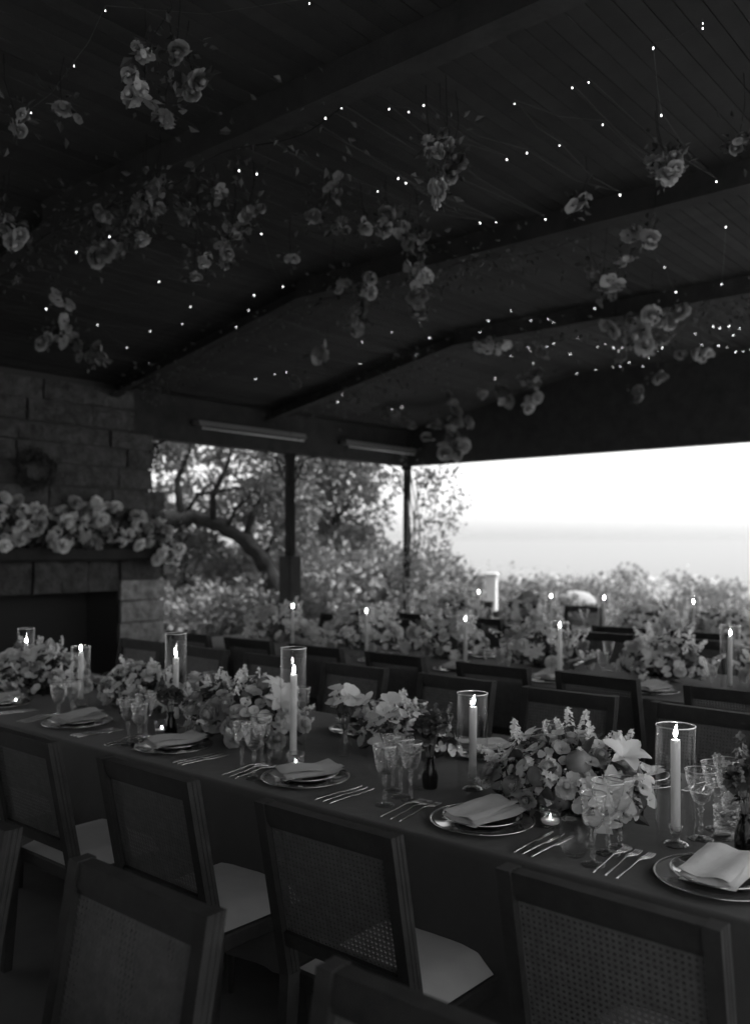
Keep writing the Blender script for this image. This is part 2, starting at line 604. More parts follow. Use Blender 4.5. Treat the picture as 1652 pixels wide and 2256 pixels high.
# low seat wall running from the fireplace to the pedestal post
sw = thing('seat_wall', 'low pale stone seat wall between the fireplace and the pedestal post', 'wall', (5.66, T0 - .2, 0))
MB().box(0.01, 1.70, 0.02, 0.36, 0, 0.36).build('core', M['mortar'], sw)
MB().cbox(0.0, 1.76, -0.02, 0.40, 0.361, 0.44, 0.015).build('capstone', M['stone_pale_lit'], sw)
for zi in range(2):
    xq = 0.0
    while xq < 1.69:
        wd = min(random.uniform(.2, .36), 1.70 - xq)
        MB().cbox(xq + .005, xq + wd - .005, -0.005, 0.05, zi * .18 + .005, zi * .18 + .175, 0.012).build('stone', M['stone'], sw)
        xq += wd

# ------------------------------------------------------------------ cane-backed chairs
CW, CH = 0.46, 0.93
def back_y(z):
    """centre line of the raked back (local y), bending at the seat"""
    if z <= 0.45:
        return -0.205 - 0.03 * (1 - z / 0.45)
    return -0.205 - 0.092 * (z - 0.45) / (CH - 0.45)

def chair_parts():
    P = []
    for s in (-1, 1):
        xc = s * (CW / 2 - 0.017)
        # grooved section, two flutes on each flank
        hx, hy, g = 0.017, 0.0225, 0.0018
        prof = [(-hx, -hy), (hx, -hy)]
        for a, b in ((-.011, -.005), (.003, .009)):
            prof += [(hx, a - .0015), (hx - g, a), (hx - g, b), (hx, b + .0015)]
        prof += [(hx, hy), (-hx, hy)]
        for a, b in ((.009, .003), (-.005, -.011)):
            prof += [(-hx, a + .0015), (-hx + g, a), (-hx + g, b), (-hx, b - .0015)]
        m = MB()
        zs = [0.452, 0.60, 0.75, CH]
        n = len(prof)
        vs = [(xc + px, back_y(z) + py, z) for z in zs for px, py in prof]
        fs = []
        for r in range(len(zs) - 1):
            for i in range(n):
                j = (i + 1) % n
                fs.append((r * n + i, r * n + j, (r + 1) * n + j, (r + 1) * n + i))
        # cap as quads fan around simple outline
        fs.append(tuple(range((len(zs) - 1) * n, len(zs) * n)))
        m.add(vs, fs)
        P.append(('stile', m.mesh('stile', M['chairwood'])))
        m = MB()                # rear leg
        m.add([(xc + px * k, back_y(z) + py * k, z) for z, k in ((0, .75), (0.2, .9), (0.4515, 1)) for px, py in ((-hx, -hy), (hx, -hy), (hx, hy), (-hx, hy))],
              [(3, 2, 1, 0)] + [(r * 4 + i, r * 4 + (i + 1) % 4, r * 4 + 4 + (i + 1) % 4, r * 4 + 4 + i) for r in (0, 1) for i in range(4)])
        P.append(('leg', m.mesh('leg', M['chairwood'])))
        m = MB()                # front leg, tapered and turned
        m.lathe([(0.0, 0.0), (.011, 0.0), (.013, .03), (.02, .34), (.024, .35), (.024, .365), (.019, .372), (.023, .38), (.023, .399)], 12, Matrix.Translation((s * (CW / 2 - 0.03), 0.205, 0)), flute=6)
        P.append(('leg', m.mesh('leg', M['chairwood'], True)))
    def lean(x0, x1, z0, z1, th, y_off=0.0, c=0.0):
        m = MB()
        ya, yb = back_y(z0) + y_off, back_y(z1) + y_off
        m.add([(x0, ya - th, z0), (x1, ya - th, z0), (x1, ya + th, z0), (x0, ya + th, z0), (x0, yb - th, z1), (x1, yb - th, z1), (x1, yb + th, z1), (x0, yb + th, z1)],
              [(0, 3, 2, 1), (4, 5, 6, 7), (0, 1, 5, 4), (1, 2, 6, 5), (2, 3, 7, 6), (3, 0, 4, 7)])
        return m
    iw = CW / 2 - 0.0345
    top = lean(-iw, iw, CH - 0.052, CH - 0.002, 0.018)
    top.add(*[(lambda q: (q.v, q.f))(lean(-iw, iw, CH - 0.064, CH - 0.0525, 0.012))][0])
    P.append(('top_rail', top.mesh('top_rail', M['chairwood'])))
    P.append(('lower_rail', lean(-iw, iw, 0.535, 0.575, 0.016).mesh('lower_rail', M['chairwood'])))
    # cane: upright, level and slanting strands with eight-sided holes
    m = MB()
    u0, u1, v0, v1 = -iw - 0.002, iw + 0.002, 0.573, CH - 0.062
    p = 0.0135
    def strand(a, b, wdt, off):
        (ax, az), (bx, bz) = a, b
        d = Vector((bx - ax, bz - az)).normalized()
        nx_, nz_ = -d.y * wdt / 2, d.x * wdt / 2
        q = []
        for x_, z_, sg in ((ax, az, 1), (ax, az, -1), (bx, bz, -1), (bx, bz, 1)):
            xx, zz_ = x_ + nx_ * sg, z_ + nz_ * sg
            q.append((xx, zz_))
        vs = [(xx, back_y(zz_) + off - .0006, zz_) for xx, zz_ in q] + [(xx, back_y(zz_) + off + .0006, zz_) for xx, zz_ in q]
        m.add(vs, [(0, 1, 2, 3), (7, 6, 5, 4), (0, 4, 5, 1), (2, 6, 7, 3)])
    x = u0
    while x < u1:
        for e in (-.0018, .0018):
            strand((x + e, v0), (x + e, v1), .0021, -.0011)
        x += p
    z = v0
    while z < v1:
        for e in (-.0018, .0018):
            strand((u0, z + e), (u1, z + e), .0021, .0011)
        z += p
    for sg in (-1, 1):
        L = (v1 - v0)
        s0 = u0 - L - p / 2
        while s0 < u1 + L:
            # line x = s0 + sg*(z - v0)
            za, zb = v0, v1
            xa, xb = s0, s0 + sg * L
            pts = []
            for zq in (za, zb):
                xq = s0 + sg * (zq - v0)
                pts.append((xq, zq))
            (xa, za), (xb, zb) = pts
            def clip(x_, z_, other):
                return x_, z_
            # clip to the panel
            t0, t1 = 0.0, 1.0
            dx = xb - xa
            lo, hi = (u0 - xa) / dx, (u1 - xa) / dx
            if lo > hi:
                lo, hi = hi, lo
            t0, t1 = max(0, lo), min(1, hi)
            if t1 - t0 > 0.02:
                strand((xa + dx * t0, za + (zb - za) * t0), (xa + dx * t1, za + (zb - za) * t1), .0018, .0024 * sg)
            s0 += p
    P.append(('cane_panel', m.mesh('cane_panel', M['cane'])))
    m = MB()                     # seat frame
    m.cbox(-CW / 2 + .004, CW / 2 - .004, -0.185, 0.235, 0.40, 0.45, 0.006)
    P.append(('seat_frame', m.mesh('seat_frame', M['chairwood'])))
    m = MB()                     # domed cushion
    N = 9
    for j in range(N):
        for i in range(N):
            u, v = i / (N - 1) * 2 - 1, j / (N - 1) * 2 - 1
            tap = 1 - 0.05 * (1 - (v + 1) / 2)
            m.v.append((u * (CW / 2 - .012) * tap, 0.025 + v * 0.203, 0.4515 + 0.048 * ((1 - abs(u) ** 5) * (1 - abs(v) ** 5)) ** 0.55))
    for j in range(N - 1):
        for i in range(N - 1):
            a = j * N + i
            m.f.append((a, a + 1, a + N + 1, a + N))
    P.append(('seat', m.mesh('seat', M['seat'], True)))
    return P
CHAIR = chair_parts()

def chair(n_back, t, facing, label, group, jit=0.0, dn=0.0):
    """facing +1 looks to +X (sea), -1 looks to -X"""
    org = n_back + facing * 0.297
    rz = -math.pi / 2 if facing > 0 else math.pi / 2
    o = thing('cane_chair', label, 'chair', (org + dn, t, 0), rz + jit, group)
    for nm, me in CHAIR:
        put(nm, me, o)
    return o

ROWS = [
    ('row0', 1.04, -1, [0.745, 1.485, 2.22], 'chairs with backs to us at lower left', 'dark cane chair at lower left with its back leaning away, %s from the bottom right', [0.02, 0.0, -0.01]),
    ('near1', 1.577, 1, [0.76, 1.50, 2.235, 2.985, 3.72], 'chairs on the near side of the nearest table', 'dark cane chair on the near side of the nearest table, %s from the right', None),
    ('far1', 3.65, -1, [1.32, 1.92, 2.58, 3.25, 3.90, 4.55, 5.20], 'chairs on the far side of the nearest table', 'dark cane chair facing us across the nearest table, %s from the right', None),
    ('near2', 4.17, 1, [1.38, 2.05, 2.68, 3.38, 4.05, 4.72, 5.38], 'chairs on the near side of the middle table', 'cane chair on the near side of the middle table, %s from the right', None),
    ('far2', 6.20, -1, [2.30, 2.98, 3.65, 4.32, 5.00, 5.70], 'chairs on the far side of the middle table', 'cane chair facing us across the middle table, %s from the right', None),
    ('near3', 6.72, 1, [2.45, 3.12, 3.80, 4.48, 5.15, 5.85], 'chairs on the near side of the farthest table', 'cane chair on the near side of the farthest table, %s from the right', None),
    ('far3', 8.72, -1, [3.05, 3.75, 4.45, 5.15, 5.85], 'chairs on the far side of the farthest table', 'cane chair facing us across the farthest table, %s from the right', None),
]
rr = random.Random(3)
for key, nb, fc, ts, grp, lab, js in ROWS:
    for i, t in enumerate(ts):
        j = js[i] if js else rr.uniform(-0.05, 0.05)
        if key == 'near1':
            j *= 0.4
        chair(nb, t, fc, lab % ORD[i], grp, j, rr.uniform(-.02, .02) if key not in ('row0', 'near1') else 0)

# ------------------------------------------------------------------ tables and cloths
TZ = 0.76
def table(nc, t0, t1, wid, tname, first):
    o = thing('banquet_table', f'{tname} under its dark cloth', 'table', (nc, (t0 + t1) / 2, 0), 0, 'long banquet tables')
    L = (t1 - t0) / 2
    MB().box(-wid / 2 + .01, wid / 2 - .01, -L + .01, L - .01, 0.715, 0.752).build('tabletop', M['wood'], o)
    for sx in (-1, 1):
        for sy in (-1, 0, 1):
            MB().lathe([(0.03, 0.0), (.035, .1), (.028, .3), (.045, .62), (.045, .714)], 10, Matrix.Translation((sx * (wid / 2 - .12), sy * (L - .25), 0))).build('leg', M['wood'], o, True)
    m = MB()
    per = []
    def seg(a, b):
        d = (Vector(b) - Vector(a))
        n = max(2, int(d.length / 0.045))
        for i in range(n):
            per.append(Vector(a) + d * (i / n))
    h = wid / 2
    seg((-h, -L), (h, -L)); seg((h, -L), (h, L)); seg((h, L), (-h, L)); seg((-h, L), (-h, -L))
    n = len(per)
    rnd = random.Random(int(nc * 10))
    ph = [rnd.uniform(0, 6.28) for _ in range(4)]
    lev = [(-0.02, TZ), (-0.006, TZ - 0.0015), (0.003, TZ - 0.009), (0.006, TZ - .03), (0.008, 0.62), (0.012, 0.45), (0.018, 0.30), (.022, .20)]
    for li, (off, z) in enumerate(lev):
        for i, p in enumerate(per):
            nrm = Vector((0, 0))
            if p.x <= -h + 1e-4: nrm.x = -1
            if p.x >= h - 1e-4: nrm.x = 1
            if p.y <= -L + 1e-4: nrm.y = -1
            if p.y >= L - 1e-4: nrm.y = 1
            drop = max(0, (TZ - .04 - z) / .5)
            s_ = p.x + p.y
            fold = drop * (0.016 * math.sin(s_ * 11 + ph[0]) + 0.011 * math.sin(s_ * 23 + ph[1]) + 0.006 * math.sin(s_ * 41 + ph[2]))
            q = p + nrm * (off + max(-.004, fold) + drop * 0.01)
            m.v.append((q.x, q.y, z))
    for li in range(len(lev) - 1):
        for i in range(n):
            j = (i + 1) % n
            m.f.append((li * n + i, (li + 1) * n + i, (li + 1) * n + j, li * n + j))
    m.f.append(tuple(range(n)))
    c = m.build('tablecloth', M['cloth'], None, True, (nc, (t0 + t1) / 2, 0))
    tag(c, f'dark linen cloth covering {first}', 'tablecloth', 'dark tablecloths')
    return o
T1, T2, T3 = 2.62, 5.20, 7.70
table(T1, -0.9, 6.1, 1.18, 'nearest long table', 'the nearest long table')
table(T2, -0.3, 6.3, 1.18, 'middle long table', 'the middle long table')
table(T3, 0.6, 6.4, 1.14, 'farthest long table', 'the farthest long table')
table(0.0, 0.35, 3.4, 1.18, 'table at the lower left mostly out of frame', 'the table at the lower left')

# ------------------------------------------------------------------ tableware meshes
def me_lathe(name, prof, m, seg=28, flute=0):
    return MB().lathe(prof, seg, None, flute).mesh(name, m, True)
ME = {}
ME['charger'] = me_lathe('charger', [(0, .004), (.095, .004), (.108, .007), (.146, .0125), (.156, .0145), (.157, .0125), (.146, .010), (.105, .002), (.09, .0), (0, .0)], M['charger'], 48)
ME['charger_rim'] = me_lathe('rim', [(.1535, .0143), (.1555, .0158), (.1585, .0152), (.1585, .0128), (.1565, .0122)], M['rimmetal'], 48)
ME['plate'] = me_lathe('plate', [(0, .008), (.072, .008), (.085, .012), (.112, .021), (.118, .0235), (.119, .0215), (.112, .0185), (.085, .008), (.07, .002), (0, .002)], M['plate'], 40)
ME['plate_rim'] = me_lathe('rim', [(.116, .0232), (.1175, .0245), (.1198, .024), (.1198, .0222)], M['rimmetal'], 40)
def napkin_me(seed, hang):
    """a linen napkin folded in four and laid over the plate, its end slipping over the edge"""
    r = random.Random(seed)
    m = MB()
    base = 0.0
    for layer in range(3):
        NU, NV = 15, 9
        ln, wd = 0.235 - layer * 0.012, 0.135 - layer * 0.004
        ox, oy, an = r.uniform(-.006, .006), r.uniform(-.006, .006), r.uniform(-.09, .09)
        ph = r.uniform(0, 6)
        top, bot = [], []
        for i in range(NU):
            for j in range(NV):
                u, v = i / (NU - 1), j / (NV - 1) * 2 - 1
                x = (u - .42) * ln
                y = v * wd / 2
                wave = 0.004 * math.sin(v * 4 + ph + u * 2) + 0.005 * math.sin(u * 5 + ph)
                z = 0.026 + layer * 0.0085 + wave * (.5 + .3 * layer)
                d = max(0, -x - 0.085)
                z -= hang * d * 0.4
                z += 0.012 * max(0, u - .8) / .2 * (r.random() * .2 + .5)
                X, Y = x * math.cos(an) - y * math.sin(an) + ox, x * math.sin(an) + y * math.cos(an) + oy
                e = 1 - max(abs(v) ** 6, abs(u * 2 - 1) ** 8)
                top.append((X, Y, z + 0.0036 * e))
                bot.append((X, Y, z - 0.0036 * e))
        n = len(top)
        fs = []
        for i in range(NU - 1):
            for j in range(NV - 1):
                a = i * NV + j
                fs.append((a, a + NV, a + NV + 1, a + 1))
                fs.append((n + a, n + a + 1, n + a + NV + 1, n + a + NV))
        m.add(top + bot, fs)
    return m.mesh('napkin', M['napkin'], True)
NAPS = [napkin_me(s, h) for s, h in ((1, .9), (2, .5), (3, 1.2), (4, .7))]

def knife_me():
    m = MB()
    prof = [(-.115, .0035, .003), (-.112, .0055, .0042), (-.05, .0048, .0038), (.0, .004, .003), (.005, .0045, .0022), (.015, .0085, .0012), (.08, .0095, .001), (.105, .006, .0008), (.115, .001, .0005)]
    for y, a, b in prof:
        m.v += [(-a, y, .001), (0, y, .001 + b * 1.6), (a, y, .001), (0, y, .0002)]
    for i in range(len(prof) - 1):
        for k in range(4):
            j = (k + 1) % 4
            m.f.append((i * 4 + k, i * 4 + j, i * 4 + 4 + j, i * 4 + 4 + k))
    m.f += [(0, 1, 2, 3)]
    return m.mesh('knife', M['silver'], True)
def fork_me():
    m = MB()
    prof = [(-.105, .0045, .003, .001), (-.09, .0052, .003, .002), (-.03, .0028, .003, .006), (.02, .003, .003, .013), (.035, .0075, .002, .013), (.055, .0115, .0016, .010), (.062, .0118, .0016, .009)]
    for y, a, b, z in prof:
        m.v += [(-a, y, z), (0, y, z + b), (a, y, z), (0, y, z - .0006)]
    for i in range(len(prof) - 1):
        for k in range(4):
            j = (k + 1) % 4
            m.f.append((i * 4 + k, i * 4 + j, i * 4 + 4 + j, i * 4 + 4 + k))
    m.f += [(0, 1, 2, 3)]
    for q in (-.0098, -.0033, .0033, .0098):
        pts = [(q, .0615, .0092), (q, .080, .0065), (q * .96, .098, .0075), (q * .92, .108, .0105)]
        m.tube(pts, [.0017, .0016, .0014, .0006], 5)
    return m.mesh('fork', M['silver'], True)
ME['knife'], ME['fork'] = knife_me(), fork_me()

# crystal goblet: cut bowl on a beaded stem
def goblet_meshes(s=1.0, flare=1.0):
    bowl = [(.002, .098), (.014, .101), (.024, .112), (.030, .132, .012), (.0345 * flare, .160, .012), (.0385 * flare, .185), (.0395 * flare, .193), (.0385 * flare, .1935), (.0370 * flare, .185), (.033 * flare, .160), (.0285, .133), (.022, .114), (.012, .104), (.001, .102)]
    stem = [(0, .0), (.0325, .0), (.0335, .0015), (.031, .003), (.012, .006), (.006, .010), (.0045, .020), (.0085, .026), (.0045, .032), (.008, .038), (.0045, .044), (.0042, .064), (.008, .070), (.0045, .076), (.010, .084), (.005, .092), (.0075, .0965), (.0, .0972)]
    rim = [(.0383 * flare, .1925), (.0392 * flare, .1945), (.0400 * flare, .1930), (.0392 * flare, .1915)]
    sc = lambda pr: [(q[0] * s, q[1] * s) + tuple(q[2:]) for q in pr]
    return (me_lathe('bowl', sc(bowl), M['bowl'], 32, 16), me_lathe('stem', sc(stem), M['bowl'], 20), me_lathe('rim', sc(rim), M['rim_glint'], 32))
GOB = [goblet_meshes(1.0, 1.0), goblet_meshes(1.02, 1.12), goblet_meshes(0.97, 0.9)]
def tumbler_meshes():
    body = [(.026, .014, .05), (.031, .035, .05), (.033, .05, .02), (.034, .085), (.0345, .09), (.0335, .09), (.0325, .05), (.030, .036), (.024, .018), (0, .017)]
    base = [(0, 0), (.036, 0), (.038, .003, .05), (.034, .008, .05), (.027, .0135, .05), (0, .0139)]
    return (me_lathe('body', body, M['bowl'], 40, 20), me_lathe('base', base, M['bowl'], 40, 20))
TUM = tumbler_meshes()
ROUND = me_lathe('body', [(0, .0005), (.022, .0005), (.028, .004), (.040, .025), (.0435, .045), (.041, .075), (.036, .098), (.037, .1), (.035, .1), (.0395, .075), (.042, .045), (.038, .026), (.026, .008), (0, .006)], M['glass'], 32)

def goblet(p, label, group, kind=0):
    o = thing('goblet', label, 'goblet', p, random.uniform(0, 6), group)
    b, s, r_ = GOB[kind]
    put('bowl', b, o); put('stem', s, o); put('rim', r_, o)
    return o
def tumbler(p, label, group):
    o = thing('tumbler', label, 'tumbler', p, random.uniform(0, 6), group)
    put('body', TUM[0], o); put('base', TUM[1], o)
    return o

# candle in a glass holder, and the glass chimney round it
def flame_me(lean, h=0.036, r=0.0062):
    m = MB()
    prof = [(0.0005, 0), (.55, .1), (.95, .28), (1.0, .38), (.8, .58), (.45, .8), (.15, .95), (.01, 1.0)]
    sg = 10
    for q, z in prof:
        for k in range(sg):
            a = 2 * math.pi * k / sg
            m.v.append((q * r * math.cos(a) + lean * z * z, q * r * math.sin(a), z * h))
    for i in range(len(prof) - 1):
        for k in range(sg):
            j = (k + 1) % sg
            m.f.append((i * sg + k, i * sg + j, (i + 1) * sg + j, (i + 1) * sg + k))
    return m.mesh('flame', M['flame'], True)
FLAMES = [flame_me(0.0, .031, .0055), flame_me(0.008, .034, .0055), flame_me(-0.005, .030, .0055), flame_me(-.009, .036, .0055)]
HOLD = me_lathe('holder', [(0, 0), (.030, 0), (.033, .004, .06), (.026, .010, .06), (.012, .015), (.009, .026), (.013, .034), (.018, .05), (.019, .056), (.0135, .056), (.012, .044), (0, .042)], M['bowl'], 40, 20)
_wc = {}
def candle(p, top, tilt, label, group, fl=0, rad=0.0132, hold=True):
    """p on the table; top = height of the wax above the table"""
    o = thing('taper_candle', label, 'candle', p, random.uniform(0, 6), group)
    key = (round(top, 3), rad)
    if key not in _wc:
        m = MB()
        h0 = 0.0425
        pr = [(0, h0), (rad * .96, h0), (rad, h0 + .01), (rad * .985, top * .5), (rad, top - .006), (rad * .93, top - .0005), (rad * .82, top), (rad * .55, top - .002), (0, top - .0025)]
        _wc[key] = m.lathe(pr, 18).mesh('wax', M['wax'], True)
    put('holder', HOLD, o)
    wx = put('wax', _wc[key], o, rot=(tilt[0], tilt[1], 0))
    MB().tube([(0, 0, top - .003), (0.0006, 0, top + .004), (.0015, 0, top + .009)], .0009, 5).build('wick', M['wick'], wx)
    put('flame', FLAMES[fl], wx, (0.0012, 0, top + .0055))
    return o
def hurricane(p, h, d, label, group):
    r_ = d / 2
    pr = [(r_ - .0005, 0.0), (r_, .002), (r_, h - .002), (r_ - .001, h), (r_ - .0025, h - .002), (r_ - .0025, .002), (r_ - .002, 0)]
    o = thing('glass_chimney', label, 'hurricane glass', p, 0, group)
    me = me_lathe('cylinder', pr, M['glass'], 40)
    put('cylinder', me, o)
    put('rim', me_lathe('rim', [(r_ - .0026, h + .0002), (r_ - .0016, h + .0022), (r_ - .0002, h + .0016), (r_ + .0006, h + .0001), (r_ + .0002, h - .0015)], M['rim_glint'], 40), o)
    return o

# ------------------------------------------------------------------ flowers
def petal(m, T, L, W, p0, p1, cup, r0, z0=0.0, point=0.55, ruffle=0.0, nu=4, nv=5, rnd=random):
    vs, fs = [], []
    r_, z_ = r0, z0
    ph = rnd.uniform(0, 6)
    for j in range(nv):
        v = j / (nv - 1)
        a = p0 + (p1 - p0) * v
        if j:
            r_ += math.sin(a) * L / (nv - 1)
            z_ += math.cos(a) * L / (nv - 1)
        if point > .74:
            wv = W * (math.sin(math.pi * min(0.97, max(.06, v ** point * 0.92 + .04)))) ** 0.75 * 0.5
        else:
            wv = W * .5 * ((.35 + .65 * smooth01(v / .6)) if v < .6 else math.sqrt(max(.06, 1 - ((v - .6) / .42) ** 2)))
        for i in range(nu):
            u = i / (nu - 1) * 2 - 1
            k = cup * u * u * wv
            ru = ruffle * L * v * math.sin(u * 5 + ph)
            vs.append((r_ - k * math.cos(a) + ru * math.cos(a), u * wv, z_ + k * math.sin(a) * 0.6 + ru * math.sin(a) * .5))
    for j in range(nv - 1):
        for i in range(nu - 1):
            a = j * nu + i
            fs.append((a, a + 1, a + nu + 1, a + nu))
    m.add(vs, fs, T)

def flower(layers, seed, m=None, core=None):
    """layers: (count, L, W, p0, p1, cup, r0, z0, point, ruffle)"""
    r = random.Random(seed)
    m = m or MB()
    if core:
        m.lathe([(.0005, core[1] - core[0] * .8), (core[0] * .8, core[1] - core[0] * .5), (core[0], core[1]), (core[0] * .75, core[1] + core[0] * .6), (core[0] * .3, core[1] + core[0] * .85), (.0005, core[1] + core[0] * .7)], 9, None, 3)
    off = 0
    for cnt, L, W, p0, p1, cup, r0, z0, pt, ru in layers:
        off += r.uniform(.3, 1.2)
        for k in range(cnt):
            a = off + 2 * math.pi * k / cnt + r.uniform(-.15, .15)
            j = r.uniform(.9, 1.1)
            petal(m, Matrix.Rotation(a, 4, 'Z'), L * j, W * j, p0 + r.uniform(-.08, .08), p1 + r.uniform(-.15, .15), cup, r0, z0, pt, ru, rnd=r)
    return m
def mkrose(seed):
    return flower([(3, .030, .032, -.25, -.1, 1.0, .004, .006, .6, 0), (4, .034, .042, -.1, .05, .9, .008, .003, .6, 0), (5, .038, .050, .1, .5, .8, .010, 0, .6, .02),
                   (6, .040, .056, .45, 1.1, .7, .011, -.002, .62, .03), (6, .042, .060, .85, 1.75, .5, .011, -.004, .62, .04), (5, .036, .056, 1.5, 2.3, .5, .010, -.006, .62, .03)], seed, None, (.016, .028))
def mkruff(seed):    # ranunculus / carnation ball
    return flower([(5, .022, .022, -.2, .2, .6, .003, .010, .7, .08), (7, .027, .026, .1, .6, .6, .006, .006, .7, .08), (8, .031, .030, .5, 1.1, .5, .008, .002, .7, .08), (9, .034, .032, 1.0, 1.6, .4, .009, -.002, .7, .08), (8, .033, .034, 1.5, 2.2, .4, .009, -.005, .7, .06)], seed, None, (.013, .031))
def mkblossom(seed):  # open five-petalled bloom
    m = flower([(5, .032, .042, .95, 1.5, .25, .003, 0, .6, .07)], seed)
    return flower([(4, .010, .007, .2, .6, .3, .001, .002, .6, 0)], seed + 1, m)
def mklily(seed):
    m = flower([(3, .085, .036, .35, 1.75, .45, .004, 0, .8, .03), (3, .080, .048, .42, 1.6, .4, .004, 0, .8, .05)], seed)
    return m
def mkorchid(seed):
    m = flower([(3, .040, .030, 1.15, 1.4, .15, .002, 0, .6, .03)], seed)
    m = flower([(2, .040, .052, 1.2, 1.45, .2, .002, .002, .7, .06)], seed + 2, m)
    return flower([(1, .022, .016, .6, 1.7, .6, .002, .004, .7, .05)], seed + 3, m)
FM = {}
def flower_mesh(kind, v, matk):
    key = (kind, v, matk)
    if key not in FM:
        fn = dict(rose=mkrose, ruffled=mkruff, blossom=mkblossom, lily=mklily, orchid=mkorchid)[kind]
        FM[key] = fn(v * 17 + 5).mesh(kind, M[matk], True)
    return FM[key]
def spray_mesh(v, matk):
    """a sprig of tiny florets"""
    key = ('sprig', v, matk)
    if key not in FM:
        r = random.Random(v)
        m = MB()
        for k in range(16):
            h = k / 16
            a = r.uniform(0, 6.28)
            rad = .016 * (1.1 - h)
            T = Matrix.Translation((rad * math.cos(a), rad * math.sin(a), .01 + .075 * h)) @ Matrix.Rotation(a, 4, 'Z') @ Matrix.Rotation(r.uniform(.4, 1.2), 4, 'Y')
            for q in range(4):
                petal(m, T @ Matrix.Rotation(q * 1.57, 4, 'Z'), .011, .010, .9, 1.3, .3, .001, nu=3, nv=3, rnd=r)
        FM[key] = m.mesh('sprig', M[matk], True)
    return FM[key]
def leaf_mesh(v):
    key = ('leaf', v)
    if key not in FM:
        m = MB()
        petal(m, None, [.075, .10, .065][v], [.034, .030, .040][v], .6, [1.5, 1.2, 1.9][v], .5, .0, 0, .85, .02, nu=3, nv=6, rnd=random.Random(v))
        FM[key] = m.mesh('leaf', M['leaf'], True)
    return FM[key]
def fruit_mesh():
    if 'fruit' not in FM:
        pr = [(0.001, 0.0), (.012, .001), (.022, .007), (.029, .018), (.031, .030), (.029, .043), (.022, .054), (.012, .059), (.006, .0575), (.001, .054)]
        FM['fruit'] = me_lathe('fruit', pr, M['fruit'], 18)
    return FM['fruit']

def cluster_mesh(v, matk):
    """a loose drooping head of several half open blooms and stray petals"""
    key = ('cluster', v, matk)
    if key not in FM:
        r = random.Random(v * 31 + 7)
        m = MB()
        for k in range(5):
            T = Matrix.Translation((r.gauss(0, .020), r.gauss(0, .020), r.gauss(0, .022) - .012 * k)) @ Euler((r.uniform(-1.5, 1.5), r.uniform(-1.5, 1.5), r.uniform(0, 6))).to_matrix().to_4x4() @ Matrix.Scale(r.uniform(.45, .95), 4)
            q = (mkrose if r.random() < .45 else mkblossom if r.random() < .6 else mkruff)(r.randrange(99))
            m.add(q.v, q.f, T)
        FM[key] = m.mesh('blossom_head', M[matk], True)
    return FM[key]

def aim(d, r):
    q = Vector(d).normalized().to_track_quat('Z', 'Y')
    return (q.to_matrix() @ Matrix.Rotation(r.uniform(0, 6.28), 3, 'Z')).to_euler()

def leaf_mass(name, pts, m, size, r, parent=None, fold=0.25):
    """joined small leaves: pts = list of (position, outward direction)"""
    mb = MB()
    V, F = mb.v, mb.f
    for p, d in pts:
        d = Vector(d)
        L = size * r.uniform(.6, 1.35)
        side = d.cross(Vector((r.uniform(-1, 1), r.uniform(-1, 1), r.uniform(-1, 1))))
        if side.length < 1e-4:
            continue
        side.normalize()
        d = d.normalized()
        up = side.cross(d)
        b = len(V)
        p = Vector(p)
        V += [tuple(p), tuple(p + d * L * .45 + side * L * .30 + up * L * fold * .5), tuple(p + d * L + up * -L * fold * .4), tuple(p + d * L * .45 - side * L * .30 + up * L * fold * .5)]
        F += [(b, b + 1, b + 2), (b, b + 2, b + 3)]
    o = mb.build(name, m, parent)
    return o

